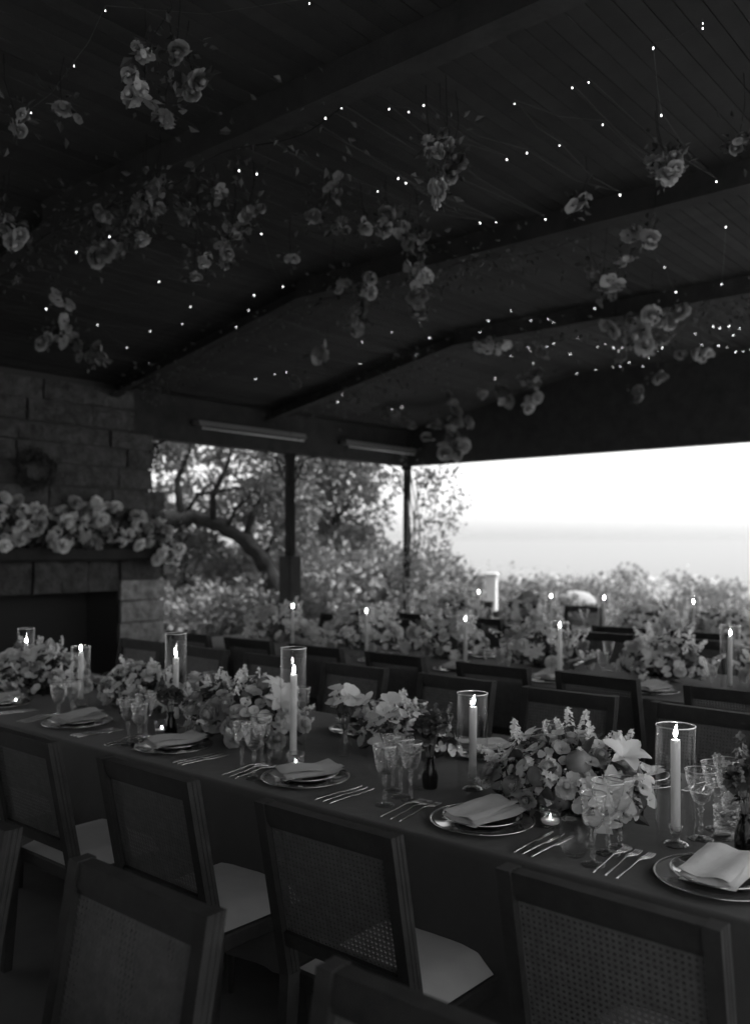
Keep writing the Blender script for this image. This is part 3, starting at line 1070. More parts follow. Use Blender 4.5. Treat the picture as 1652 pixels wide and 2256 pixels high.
def arrangement(label, p, rx, ry, rz, n, seed, mix, group, leaves=160, nleaf=14, bowl=True, specials=(), base=0.05, name='flower_arrangement', up=0.25, smin=.5, smax=.88, cat='flowers'):
    """p on the table: flowers over a mound of half axes rx (X), ry (Y), rz (height)"""
    r = random.Random(seed)
    o = thing(name, label, cat, p, 0, group)
    if bowl:
        put('bowl', me_lathe('bowl', [(0, 0), (rx * .35, 0), (rx * .38, .006), (rx * .22, .012), (rx * .4, .03), (rx * .62, .06), (rx * .64, .064), (rx * .56, .05), (0, .03)], M['dimglass'], 24), o, scale=(1, min(1.6, ry / rx), 1))
    C = Vector((0, 0, base))
    def pt(d, k):
        return C + Vector((d[0] * rx, d[1] * ry, max(-.2, d[2]) * rz)) * k
    kinds = list(mix)
    tot = sum(q[2] for q in kinds)
    placed = []
    tries = 0
    while len(placed) < n and tries < n * 30:
        tries += 1
        z = r.uniform(-.05, 1)
        a = r.uniform(0, 6.28)
        s_ = math.sqrt(max(0, 1 - z * z))
        d = (s_ * math.cos(a), s_ * math.sin(a), z)
        k = r.uniform(.80, 1.08)
        q = pt(d, k)
        u = r.random() * tot
        for kd, mk, wgt in kinds:
            u -= wgt
            if u <= 0:
                break
        rad = {'rose': .036, 'ruffled': .032, 'blossom': .026, 'lily': .05, 'orchid': .03, 'sprig': .018, 'fruit': .027}[kd] * (smin + smax) / 2
        if any((q - q2).length < (rad + r2) * .62 for q2, r2 in placed):
            continue
        placed.append((q, rad))
        dirv = Vector(d) + Vector((r.uniform(-.3, .3), r.uniform(-.3, .3), up + r.uniform(-.2, .3)))
        sc = r.uniform(smin, smax)
        v = r.randrange(3)
        if kd == 'sprig':
            put('sprig', spray_mesh(v, mk), o, q, aim(dirv, r), sc * 1.2)
        elif kd == 'fruit':
            put('fruit', fruit_mesh(), o, q - Vector((0, 0, .03)), (r.uniform(-.8, .8), r.uniform(-.8, .8), 0), sc)
        else:
            put(kd, flower_mesh(kd, v, mk), o, q, aim(dirv, r), sc)
    for kd, mk, dx, dy, dz, dirv, sc in specials:
        me = spray_mesh(0, mk) if kd == 'sprig' else fruit_mesh() if kd == 'fruit' else flower_mesh(kd, r.randrange(3), mk)
        put(kd, me, o, (dx, dy, dz), aim(dirv, r), sc)
    for k in range(nleaf):
        a = r.uniform(0, 6.28)
        z = r.uniform(-.1, .8)
        s_ = math.sqrt(1 - z * z)
        d = (s_ * math.cos(a), s_ * math.sin(a), z)
        put('leaf', leaf_mesh(r.randrange(3)), o, pt(d, r.uniform(.72, .98)), aim((d[0], d[1], d[2] + .2), r), r.uniform(.7, 1.2))
    pts = []
    for k in range(leaves):
        a = r.uniform(0, 6.28)
        z = r.uniform(-.25, 1)
        s_ = math.sqrt(max(0, 1 - z * z))
        d = (s_ * math.cos(a), s_ * math.sin(a), z)
        pts.append((pt(d, r.uniform(.35, .9)), Vector((d[0] + r.uniform(-.7, .7), d[1] + r.uniform(-.7, .7), d[2] + r.uniform(-.5, .7)))))
    f = leaf_mass('foliage', pts, M['leaf'], .05, r, o)
    f['kind'] = 'stuff'
    return o

MIXA = [('rose', 'petal_c', 1.0), ('blossom', 'petal_w', 4.2), ('orchid', 'petal_w', 2.6), ('ruffled', 'petal_c', 1.4), ('sprig', 'petal_w', 3.4), ('fruit', 'x', .7), ('ruffled', 'petal_d', 1.2), ('rose', 'petal_m', .6), ('blossom', 'petal_m', 1.2)]
MIXB = [('rose', 'petal_c', 1.2), ('rose', 'petal_w', 1.2), ('blossom', 'petal_w', 4), ('orchid', 'petal_w', 2.5), ('sprig', 'petal_w', 2.5), ('ruffled', 'petal_m', 1.0), ('lily', 'petal_w', .8)]
MIXC = [('ruffled', 'petal_d', 2), ('blossom', 'petal_m', 1.5), ('sprig', 'petal_c', 1.5), ('blossom', 'petal_w', 1.2)]

G1 = 'flower arrangements on the nearest table'
# right hand centrepiece, with lilies at its seaward end and fruit in front
arrangement('low mound of fruit, blossoms and lilies before the rightmost tall candle', (2.52, 1.335, TZ), .16, .25, .20, 175, 11, MIXA, G1, 320, 26,
            specials=[('lily', 'petal_w', -.02, -.19, .20, (-.3, -.5, .8), 1.0), ('lily', 'petal_w', -.10, -.19, .11, (-.8, -.5, .3), 1.05), ('lily', 'petal_c', .04, -.17, .19, (-.1, -.4, .9), .9),
                      ('lily', 'petal_w', .03, .17, .19, (-.2, .3, 1), .85), ('sprig', 'petal_w', .02, .19, .16, (-.1, .2, 1), 1.2), ('lily', 'petal_w', -.12, -.17, .03, (-.8, -.4, 0), .7),
                      ('fruit', 'x', -.13, .03, .10, (-.2, .1, 1), 1.1), ('fruit', 'x', -.12, .12, .05, (-.4, .1, 1), 1.15), ('fruit', 'x', -.10, -.10, .15, (-.1, .4, 1), 1.25), ('fruit', 'x', -.12, -.05, .04, (0, .4, 1), 1.1)])
arrangement('wide flower mound between the second and third tall candles from the left', (2.53, 2.88, TZ), .17, .30, .21, 185, 12, MIXA, G1, 320, 22,
            specials=[('lily', 'petal_w', .02, -.18, .23, (.1, -.5, .9), 1.0), ('lily', 'petal_c', -.02, -.24, .19, (-.2, -.8, .7), 1.0), ('rose', 'petal_m', -.14, .02, .12, (-1, .1, .4), 1.5), ('rose', 'petal_m', -.13, -.12, .10, (-1, -.1, .3), 1.2)])
arrangement('flower mound left of the leftmost visible candle at the picture edge', (2.60, 4.68, TZ), .18, .36, .22, 170, 13, MIXB, G1, 280, 14)
arrangement('small flower clump right behind the leftmost tall candle', (2.66, 3.80, TZ), .14, .28, .17, 100, 14, MIXB, G1, 180, 10)

arrangement('low drift of pale blooms behind the two white bud vases', (2.78, 2.22, TZ), .12, .26, .14, 70, 15, MIXB, G1, 160, 10)
arrangement('small flower clump between the third and fourth candles from the right', (2.72, 3.40, TZ), .11, .16, .14, 40, 16, MIXB, G1, 120, 8)
def bud_vase(label, p, n, h, seed, mix, group, dark=False, spread=.05):
    r = random.Random(seed)
    o = thing('bud_vase', label, 'bud vase', p, 0, group)
    put('vase', me_lathe('vase', [(0, .001), (.022, .001), (.026, .006), (.029, .04), (.020, .075), (.013, .095), (.016, .11), (.0145, .11), (.0115, .095), (.018, .075), (.027, .04), (.023, .008), (0, .006)], M['dimglass' if dark else 'glass'], 24), o)
    for k in range(n):
        a = r.uniform(0, 6.28)
        d = r.uniform(.2, 1) * spread
        q = Vector((d * math.cos(a), d * math.sin(a), .11 + h * r.uniform(.5, 1)))
        MB().tube([(0, 0, .01), (q.x * .15, q.y * .15, .10), (q.x * .6, q.y * .6, .10 + (q.z - .1) * .6), tuple(q)], .0014, 5).build('stem', M['stem'], o)
        kd, mk, _ = mix[r.randrange(len(mix))]
        dv = (q.x * 8 + r.uniform(-.4, .4), q.y * 8 + r.uniform(-.4, .4), r.uniform(.2, 1))
        if kd == 'sprig':
            put('sprig', spray_mesh(r.randrange(3), mk), o, q, aim(dv, r), r.uniform(.8, 1.2))
        else:
            put(kd, flower_mesh(kd, r.randrange(3), mk), o, q, aim(dv, r), r.uniform(.8, 1.1))
        for z_ in (.45, .7):
            if r.random() < .7:
                put('leaf', leaf_mesh(r.randrange(3)), o, (q.x * z_, q.y * z_, .1 + (q.z - .1) * z_), aim((r.uniform(-1, 1), r.uniform(-1, 1), .7), r), r.uniform(.4, .7))
    return o
G2 = 'bud vases on the nearest table'
BM1 = [('orchid', 'petal_w', 1), ('blossom', 'petal_w', 1), ('orchid', 'petal_c', 1)]
BM2 = [('sprig', 'petal_d', 1), ('sprig', 'petal_d', 1), ('ruffled', 'petal_d', 1)]
bud_vase('bud vase of white blossoms left of the goblets near the picture centre', (2.60, 2.36, TZ), 14, .15, 21, BM1, G2, False, .06)
bud_vase('bud vase of white orchids directly behind the goblets near the picture centre', (2.50, 2.06, TZ), 15, .16, 22, BM1, G2, False, .07)
bud_vase('dark bud vase with dusky sprigs left of the second tall candle from right', (2.44, 1.82, TZ), 9, .13, 23, BM2, G2, True, .05)
bud_vase('dark bud vase with dusky sprigs at the right picture edge', at(1640, 1880, TZ), 10, .13, 24, BM2 + [('sprig', 'petal_m', 1)], G2, True, .05)
bud_vase('small dark bud vase behind the goblets at far left', (2.36, 3.16, TZ), 5, .09, 25, BM2, G2, True, .04)

# ------------------------------------------------------------------ candles on the nearest table
CG, HG = 'lit taper candles on the nearest table', 'glass chimneys round candles on the nearest table'
C1 = [((2.42, .955), .295, .334, .108, 3, (0, 0.004), 'rightmost'),
      ((2.52, 1.70), .285, .330, .106, 1, (.012, 0), 'second from the right'),
      ((2.36, 2.405), .345, .445, .100, 0, (0, .006), 'third from the right'),
      ((2.50, 3.31), .320, .430, .100, 1, (.004, 0), 'fourth from the right'),
      ((2.50, 4.10), .285, .310, .098, 0, (0, 0), 'fifth from the right'),
      ((2.66, 4.95), .250, .34, .098, 2, (0, 0), 'sixth from the right')]
for (cx, cy), top, hh, dd, fl, tilt, wh in C1:
    candle((cx, cy, TZ), top, tilt, f'lit ivory taper candle on the nearest table, {wh}', CG, fl)
    hurricane((cx, cy, TZ), hh, dd, f'clear glass cylinder on the nearest table, {wh}', HG)

def votive(p, label, group):
    o = thing('votive_candle', label, 'votive', p, 0, group)
    put('cup', me_lathe('cup', [(0, .001), (.024, .001), (.028, .006), (.032, .05), (.033, .062), (.0318, .062), (.029, .02), (.026, .012), (0, .011)], M['bowl'], 28, 0), o)
    wx = put('wax', me_lathe('wax', [(0, .0125), (.025, .0125), (.0285, .022), (.027, .023), (0, .023)], M['wax'], 20), o)
    put('flame', FLAMES[2], wx, (0, 0, .026), scale=.38)
    return o
VG = 'votive candles on the nearest table'
for q, lab in ((at(36, 1555, TZ), 'small lit votive before the leftmost flower mound'), (at(357, 1618, TZ), 'small lit votive left of the wide flower mound'),
               (at(652, 1695, TZ), 'small lit votive at the foot of the third tall candle from right'), (at(1212, 1822, TZ), 'small lit votive at the front of the rightmost flower mound')):
    votive(q, lab, VG)

# ------------------------------------------------------------------ place settings
def setting(n_pl, t_pl, side, lab, grp, full=True, seed=0, cutl=True, gob=True, tname='nearest'):
    """side +1: the diner sits at smaller X and faces +X"""
    r = random.Random(seed)
    rz = 0 if side > 0 else math.pi
    P = Vector((n_pl, t_pl, TZ))
    ch = thing('charger_plate', f'smoky charger plate, {lab}', 'charger plate', P, 0, f'charger plates on the {tname} table')
    put('dish', ME['charger'], ch); put('rim', ME['charger_rim'], ch)
    pl = thing('dinner_plate', f'dark dinner plate on its charger, {lab}', 'plate', P + Vector((0, 0, .0045)), 0, f'dinner plates on the {tname} table')
    put('dish', ME['plate'], pl); put('rim', ME['plate_rim'], pl)
    nk = put('napkin', NAPS[r.randrange(4)], None, P + Vector((-.012 * side, 0, .003)), (0, 0, rz + r.uniform(-.35, .35)))
    tag(nk, f'pale folded linen napkin, {lab}', 'napkin', f'napkins on the {tname} table')
    if cutl:
        for k in range(3):
            o = put('knife', ME['knife'], None, P + Vector((-.045 * side, -side * (.205 + .030 * k), .0005)), (0, 0, -math.pi / 2 * side + r.uniform(-.04, .04)))
            tag(o, f'{ORD[k]} silver knife from the plate, setting {lab}', 'knife', f'knives on the {tname} table')
            o = put('fork', ME['fork'], None, P + Vector((-.05 * side, side * (.200 + .034 * k), .0008)), (0, 0, -math.pi / 2 * side + r.uniform(-.04, .04)))
            tag(o, f'{ORD[k]} silver fork from the plate, setting {lab}', 'fork', f'forks on the {tname} table')
    return P

S1 = [(2.235, .77), (2.24, 1.475), (2.245, 2.225), (2.245, 2.985), (2.25, 3.72), (2.25, 4.46)]
for i, (n_, t_) in enumerate(S1):
    setting(n_, t_, 1, f"{ORD[i]} from right, near side of the nearest table", '', seed=40 + i)
GG = 'crystal goblets on the nearest table'
gob_px = [((1306, 1905), 2, 'front goblet of the pair before the rightmost flower mound'), ((1338, 1880), 1, 'rear goblet of the pair before the rightmost flower mound'),
          ((1543, 1849), 1, 'front goblet of the pair right of the rightmost candle'), ((1578, 1828), 1, 'rear goblet of the pair right of the rightmost candle'),
          ((847, 1774), 0, 'front goblet of the pair near the picture centre'), ((882, 1756), 1, 'rear goblet of the pair near the picture centre'),
          ((534, 1704), 2, 'left goblet of the pair before the wide flower mound'), ((577, 1689), 0, 'right goblet of the pair before the wide flower mound'),
          ((283, 1640), 0, 'left goblet of the pair between the two leftmost napkins'), ((322, 1630), 1, 'right goblet of the pair between the two leftmost napkins'),
          ((130, 1598), 0, 'left goblet of the pair at the far left'), ((160, 1592), 1, 'right goblet of the pair at the far left')]
for (px, py), kd, lab in gob_px:
    goblet(at(px, py, TZ), 'crystal ' + lab, GG, kd)
for (px, py), kd, lab in (((560, 1715), 1, 'short goblet at the front of the goblet group before the wide flower mound'), ((865, 1742), 2, 'third and farthest goblet of the group near the picture centre'), ((905, 1765), 0, 'rightmost goblet of the group near the picture centre'),
                          ((308, 1650), 2, 'front goblet between the two leftmost napkins'), ((1600, 1815), 0, 'rearmost goblet right of the rightmost candle'), ((1365, 1868), 0, 'rightmost goblet before the rightmost flower mound')):
    goblet(at(px, py, TZ), 'crystal ' + lab, GG, kd)
for (px, py), lab in (((1266, 1886), 'rounded clear glass left of the goblet pair at lower right'), ((925, 1738), 'rounded clear glass right of the goblet pair near the centre'), ((612, 1680), 'rounded clear glass at the foot of the wide flower mound')):
    o = thing('stemless_glass', lab, 'glass', at(px, py, TZ), 0, 'stemless glasses on the nearest table')
    put('body', ROUND, o)
for (px, py), lab in (((1597, 1846), 'ribbed crystal tumbler right of the rightmost candle'), ((1612, 1800), 'ribbed crystal tumbler partly behind the tumbler at the right edge')):
    tumbler(at(px, py, TZ), lab, 'ribbed tumblers on the nearest table')
# far side of the nearest table
for i, t_ in enumerate((1.33, 1.95, 2.60, 3.25, 3.90, 4.55)):
    lab = f"{ORD[i]} from right, far side of the nearest table"
    setting(2.995, t_, -1, lab, '', seed=60 + i, cutl=(i < 2))
    goblet((2.86, t_ + .25, TZ), f'crystal goblet, {lab}', GG, i % 3)

# ------------------------------------------------------------------ middle and farthest tables
def dress(nc, ts_near, ts_far, tname, canc, arr, seed):
    r = random.Random(seed)
    for side, ts in ((1, ts_near), (-1, ts_far)):
        for i, t_ in enumerate(ts):
            lab = f'{ORD[i]} from right, {"near" if side > 0 else "far"} side of the {tname} table'
            setting(nc - side * .37, t_, side, lab, '', seed=seed + i, cutl=False, tname=tname)
            goblet((nc - side * .25, t_ - side * .30, TZ), f'small goblet, {lab}', f'crystal goblets on the {tname} table', i % 3)
    for i, (n_, t_, top, hh) in enumerate(canc):
        candle((n_, t_, TZ), top, (0, 0), f'lit taper candle on the {tname} table, {ORD[i]} from the right', f'lit taper candles on the {tname} table', i % 3)
        hurricane((n_, t_, TZ), hh, .11, f'glass cylinder on the {tname} table, {ORD[i]} from the right', f'glass chimneys round candles on the {tname} table')
    for i, (n_, t_, rx, ry, rz) in enumerate(arr):
        arrangement(f'loose pale flower mound on the {tname} table, {ORD[i]} from the right', (n_, t_, TZ), rx * 1.15, ry * 1.25, rz * 1.05, int(62 + 110 * ry), seed * 3 + i, MIXB, f'flower arrangements on the {tname} table', 120, 8, smin=.75, smax=1.15)
dress(T2, [1.38, 2.05, 2.70, 3.38, 4.05, 4.72, 5.38], [2.3, 2.98, 3.65, 4.32, 5.0], 'middle',
      [(5.10, 1.70, .32, .38), (4.90, 2.66, .32, .36), (4.90, 3.36, .32, .36), (4.92, 4.25, .33, .36), (4.90, 5.00, .33, .36)],
      [(5.38, 1.42, .15, .22, .20), (5.28, 2.15, .15, .22, .22), (5.34, 3.02, .16, .26, .26), (5.28, 3.80, .16, .26, .24), (5.34, 4.66, .17, .30, .27), (5.32, 5.60, .17, .3, .26)], 80)
dress(T3, [2.45, 3.12, 3.80, 4.48, 5.15], [3.05, 3.75, 4.45], 'farthest',
      [(7.62, 2.85, .32, .38), (7.45, 3.60, .33, .38), (7.42, 4.12, .33, .38), (7.45, 4.95, .34, .38)],
      [(7.8, 2.60, .16, .25, .20), (7.8, 3.35, .16, .24, .22), (7.8, 4.60, .17, .28, .27), (7.8, 5.60, .2, .35, .28)], 120)

# ------------------------------------------------------------------ flowers on the mantel
def mantel():
    r = random.Random(5)
    o = thing('mantel_garland', 'thick garland of pale roses lying along the dark mantel', 'garland', (4.47, FT - .12, MANZ), 0)
    n0, n1 = -1.05, 1.12
    placed = []
    while len(placed) < 110:
        x = r.uniform(n0, n1)
        z = abs(r.gauss(.16, .14))
        y = r.uniform(-.14, .08) * (1 - z)
        if x > .75 and r.random() < .5:
            z -= .22
        q = Vector((x, y - (.14 if z < .02 else 0), z + .02))
        if any((q - p).length < .05 for p in placed):
            continue
        placed.append(q)
        kd = r.choice(['rose', 'rose', 'ruffled'])
        put(kd, flower_mesh(kd, r.randrange(3), r.choice(['petal_w', 'petal_c', 'petal_w', 'petal_m'])), o, q, aim((r.uniform(-.9, .9), -1, r.uniform(-.5, 1)), r), (r.uniform(.9, 1.8), r.uniform(.9, 1.8), r.uniform(1, 1.9)))
    pts = []
    for k in range(700):
        x = r.uniform(n0 - .1, n1 + .15)
        pts.append(((x, r.uniform(-.12, .10), r.uniform(0, .34) - (.28 * r.random() if x > .85 else 0)), (r.uniform(-.6, .6), r.uniform(-1, .1), r.uniform(-.5, 1))))
    f = leaf_mass('foliage', pts, M['leaf'], .085, r, o)
    f['kind'] = 'stuff'
mantel()
rw = random.Random(61)
wr = thing('wreath', 'dark round leafy wreath hung on the chimney above the mantel garland', 'wreath', (4.16, FT - .035, 2.27), 0)
MB().tube([(.15 * math.cos(a * math.pi / 12), 0, .15 * math.sin(a * math.pi / 12)) for a in range(25)], .014, 6).build('hoop', M['iron'], wr, True)
pts = []
for k in range(420):
    a = rw.uniform(0, 6.28)
    q = .15 + rw.gauss(0, .022)
    pts.append(((q * math.cos(a), rw.uniform(-.045, .0), q * math.sin(a)), (math.cos(a) * rw.uniform(-1, 1) - math.sin(a), rw.uniform(-.8, 0), math.sin(a) * rw.uniform(-1, 1) + math.cos(a))))
f = leaf_mass('foliage', pts, M['leafdark'], .05, rw, wr)
f['kind'] = 'stuff'

# ------------------------------------------------------------------ ceiling: fairy lights and hanging flowers
BULBS = [(233,24),(682,8),(164,146),(69,249),(752,238),(664,259),(717,261),(550,290),(527,377),(566,384),(576,516),(242,522),(225,535),(169,556),
(1438,107),(1547,52),(1547,63),(1296,182),(1260,194),(1133,229),(857,241),(900,247),(933,233),(1327,275),(1456,255),(1232,321),(1160,338),(1116,352),(877,394),(894,404),(832,422),(1487,392),(1577,401),(1365,430),(941,484),(1057,492),(1092,490),(1201,484),(1598,501),
(351,621),(103,681),(216,716),(560,651),(623,632),(420,676),(548,684),(598,702),(332,730),(402,715),(521,721),(281,766),(327,800),(370,809),(156,751),(563,835),(606,825),(631,820),(797,754),(793,802),(743,866),(754,870),(743,886),(803,912),(807,919),
(1463,589),(1356,608),(1589,627),(1488,644),(1310,680),(1125,685),(1075,707),(1169,707),(1207,703),(1218,711),(1203,719),(1057,732),(926,713),(862,733),(946,745),(917,781),(915,789),(1163,767),(1169,773),(1204,765),(1219,758),(1279,737),(1274,745),(1125,784),(1174,801),(1256,781),(1316,765),(1333,759),(1351,766),(1373,750),(1370,767),(1362,773),(1312,815),(1350,809),(1365,807),(1270,823),(1385,799),(1416,807),(1429,788),(1438,780),(1450,773),(1458,767),(1530,736),(1545,760),(1570,720),(1585,723),(1605,719),(1628,724),(1614,739),(1582,762),(1601,765),(1620,776),(1636,774),(1652,772),(864,901),(885,897),(1091,834),(1428,706)]
def under_ceiling(x, y, drop):
    z = ZC - drop
    p = at(x, y, z)
    for _ in range(12):
        z = zceil(p.y) - drop
        p = at(x, y, z)
    return p
bands = {}
for x, y in BULBS:
    p = under_ceiling(x, y, 0.10)
    if p.x > N0 - .25:
        k_ = (N0 - .25)
        p = atd(x, y, 1)
        d = p - Vector((0, 0, EYE))
        p = Vector((0, 0, EYE)) + d * (k_ / d.x)
    bands.setdefault(min(4, max(0, int((p.x - .7) // 2.15))), []).append(p)
BULB_ME = me_lathe('bulb', [(.0003, -.0042), (.0016, -.0035), (.0025, -.0012), (.0024, .0024), (.0016, .006), (.0004, .0076)], M['bulb'], 8)
SOCK_ME = me_lathe('socket', [(.0005, .0195), (.0022, .0195), (.0026, .008), (.0012, .0077)], M['wire'], 8)
rs_b = random.Random(4)
BN = ['over the camera end of the ceiling', 'over the nearest table', 'over the middle table', 'over the farthest table', 'close to the seaward header']
for b, ps in sorted(bands.items()):
    ps.sort(key=lambda p: p.y)
    o = thing('fairy_light_string', f'string of tiny lit bulbs strung {BN[b]}', 'string lights', ps[0], 0, 'fairy light strings under the ceiling')
    b0 = ps[0]
    path = []
    for i, p in enumerate(ps):
        q = p - b0
        path.append(q + Vector((0, 0, .02)))
        if i + 1 < len(ps):
            mid = (p + ps[i + 1]) / 2 - b0
            mid.z += .02 - min(.05, .06 * (ps[i + 1] - p).length)
            mid.z = min(mid.z, zceil(mid.y + b0.y) - b0.z - .03)
            path.append(mid)
        bb = put('bulb', BULB_ME, o, q, scale=rs_b.uniform(.45, .85))
        put('socket', SOCK_ME, bb)
    if len(path) > 1:
        MB().tube(path, .0011, 4).build('cable', M['wire'], o)

SPRAYS = [[(390,120,45),(330,115,36)], [(430,193,60),(320,195,55),(365,260,48)], [(40,280,40),(135,240,34)], [(345,405,34),(330,443,40)], [(240,473,36),(300,473,34),(315,523,34)], [(410,465,40),(470,435,38)],
 [(545,480,40),(530,505,36),(500,548,32),(501,576,34),(448,578,24),(428,606,24)], [(690,480,40),(735,420,34)], [(750,500,30),(806,505,34),(857,484,42)], [(892,522,46),(929,532,28)], [(8,485,34),(30,525,50)], [(220,555,52),(265,545,30)],
 [(992,314,50),(947,324,40),(992,372,62),(967,427,40)], [(1461,359,50),(1471,389,40)], [(1626,330,40)], [(1271,464,36)], [(1421,529,42)], [(641,571,28)], [(746,621,30),(806,636,34)], [(791,726,48)], [(701,786,40)], [(651,841,24)],
 [(100,749,36),(133,741,28),(165,751,26)], [(200,779,42)], [(145,669,24)], [(912,601,38),(929,638,42),(924,683,50)], [(1316,603,34),(1326,643,48),(1371,583,28)], [(1441,691,54),(1476,701,44)], [(1406,751,54),(1446,756,36),(1369,788,34)], [(1349,726,34)], [(1059,766,26),(1084,759,26)], [(1196,771,22)],
 [(1159,836,26),(1186,846,34)], [(1122,878,46),(1164,888,26)], [(1064,871,22),(989,888,26)], [(1449,831,26),(1404,871,28)], [(1501,781,26),(1549,781,34)], [(887,930,26),(864,918,24)], [(962,935,24),(937,960,26)], [(1017,925,34),(1002,955,30),(987,983,36),(1002,983,32)]]
SPW = {'upper left': lambda x, y: x < 560 and y < 400, 'left': lambda x, y: x < 560, 'upper right': lambda x, y: x > 1100 and y < 560, 'right': lambda x, y: x > 1100, 'upper middle': lambda x, y: y < 560, 'middle': lambda x, y: True}
spr_count = {}
rs = random.Random(77)
for sp in SPRAYS:
    x0, y0, s0 = sp[0]
    where = next(k for k, f in SPW.items() if f(x0, y0))
    i = spr_count.get(where, 0)
    spr_count[where] = i + 1
    drop0 = .30
    root = under_ceiling(x0, y0, drop0)
    if root.x > N0 - .3:
        d = atd(x0, y0, 1) - Vector((0, 0, EYE))
        root = Vector((0, 0, EYE)) + d * ((N0 - .3) / d.x)
    zc = zceil(root.y)
    o = thing('hanging_flowers', f'dim hanging rose spray at the {where} of the ceiling, {ORD[i] if i < 12 else str(i)} from the top', 'hanging flowers', root, 0, 'flower sprays hanging from the ceiling')
    Zr = root.x * FW[0] + root.y * FW[1]
    pts = []
    for x, y, s in sp:
        q = atd(x, y, Zr + rs.uniform(-.1, .1))
        loc = q - root
        kd = rs.choice(['rose', 'ruffled'])
        rad_px = {'rose': .050, 'ruffled': .044}[kd]
        sc = (s * 0.5 * Zr / FPX) / rad_px * 1.15
        to = (Vector((0, 0, EYE)) - q).normalized()
        put('blossom_head', cluster_mesh(rs.randrange(7), rs.choice(['petal_shaded', 'petal_shaded', 'petal_m'])), o, loc, aim((to.x * .6 + rs.uniform(-.6, .6), to.y * .6 + rs.uniform(-.6, .6), to.z * .5 + rs.uniform(-.5, .2)), rs), (sc * rs.uniform(.8, 1.15), sc * rs.uniform(.8, 1.15), sc * rs.uniform(.8, 1.5)))
        for k in range(18):
            v = Vector((rs.gauss(0, .045), rs.gauss(0, .045), rs.gauss(.03, .05)))
            pts.append((loc + v, v + Vector((0, 0, -.03))))
        tip = loc + Vector((rs.uniform(-.07, .07), rs.uniform(-.07, .07), 0))
        top_z = zceil(tip.y + root.y) - root.z - .005
        MB().tube([(tip.x, tip.y, top_z), (tip.x + rs.uniform(-.02, .02), tip.y + rs.uniform(-.02, .02), top_z * .6 + loc.z * .4), (loc.x * .8 + tip.x * .2, loc.y * .8 + tip.y * .2, top_z * .2 + loc.z * .8), tuple(loc)], .0016, 5).build('stem', M['iron'], o, True)
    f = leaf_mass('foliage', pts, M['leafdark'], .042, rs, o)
    f['kind'] = 'stuff'
# leafy vines wound along the beams
for i, (nb, t0, t1, lab) in enumerate(((2.85, 2.6, 7.0, 'leafy vine wound along the ceiling beam over the nearest table'), (5.0, 2.6, 7.2, 'leafy vine wound along the ceiling beam over the middle table'),
                                       (7.15, 2.2, 7.4, 'leafy vine wound along the ceiling beam over the farthest table'))):
    o = thing('ceiling_vine', lab, 'vine', (nb, t0, 0), 0, 'vines wound along the ceiling beams')
    path, pts = [], []
    t = t0
    while t < t1:
        z = zceil(t) - .20 - .05 * math.sin(t * 3)
        path.append((.03 * math.sin(t * 7), t - t0, zceil(t) - .185 - .02 * math.sin(t * 5)))
        for k in range(int(5 + 12 * max(0, math.sin(t * 1.7 + i * 2)) ** 2)):
            v = Vector((rs.gauss(0, .13), rs.gauss(0, .08), rs.gauss(-.02, .09)))
            if z + v.z < zceil(t) - .02:
                pts.append((Vector(path[-1]) + v, v + Vector((0, 0, -.05))))
        t += .07
    MB().tube(path, .002, 5).build('stem', M['iron'], o, True)
    f = leaf_mass('foliage', pts, M['leafdark'], .042, rs, o)
    f['kind'] = 'stuff'

# ------------------------------------------------------------------ trees, vine, shrubs outside
def clump_pts(c, rad, n, r, flat=.7):
    out = []
    for k in range(n):
        v = Vector((r.gauss(0, 1), r.gauss(0, 1), r.gauss(0, 1)))
        v.normalize()
        k_ = rad * r.uniform(.25, 1) ** .5
        out.append((Vector(c) + Vector((v.x * k_, v.y * k_, v.z * k_ * flat)), v + Vector((r.uniform(-.8, .8), r.uniform(-.8, .8), r.uniform(-.9, .4)))))
    return out
def oak(label, trunk, rads, branches, clumps, leaf, seed, name='oak_tree'):
    r = random.Random(seed)
    base = trunk[0]
    o = thing(name, label, 'tree', base, 0, 'trees beyond the pavilion')
    loc = lambda p: Vector(p) - Vector(base)
    mb = MB()
    fine, frad = [], []
    for i in range(len(trunk) - 1):
        for k in range(4):
            f_ = k / 4
            fine.append(loc(trunk[i]).lerp(loc(trunk[i + 1]), f_) + Vector((r.uniform(-.03, .03), r.uniform(-.03, .03), r.uniform(-.03, .03))))
            frad.append((rads[i] * (1 - f_) + rads[i + 1] * f_) * r.uniform(.88, 1.14))
    mb.tube(fine, frad, 12)
    mb.build('trunk', M['bark'], o, True)
    for br, r0, r1 in branches:
        n = len(br)
        MB().tube([loc(p) for p in br], [r0 + (r1 - r0) * i / (n - 1) for i in range(n)], 7).build('limb', M['bark'], o, True)
    pts = []
    for c, rad, n in clumps:
        pts += clump_pts(loc(c), rad, int(n * 1.5), r)
    f = leaf_mass('crown', pts, M['oakleaf'], leaf, r, o)
    return o
D = 14.5
tr = [atd(612, 1362, D), atd(606, 1300, D), atd(585, 1245, D), atd(545, 1195, D), atd(490, 1160, D), atd(430, 1140, D), atd(370, 1150, D - .2), atd(300, 1120, D - .3), atd(250, 1040, D - .2)]
tr[0].z = gz(tr[0].x, tr[0].y) - .1
rd = [.17, .145, .13, .125, .12, .13, .15, .14, .09]
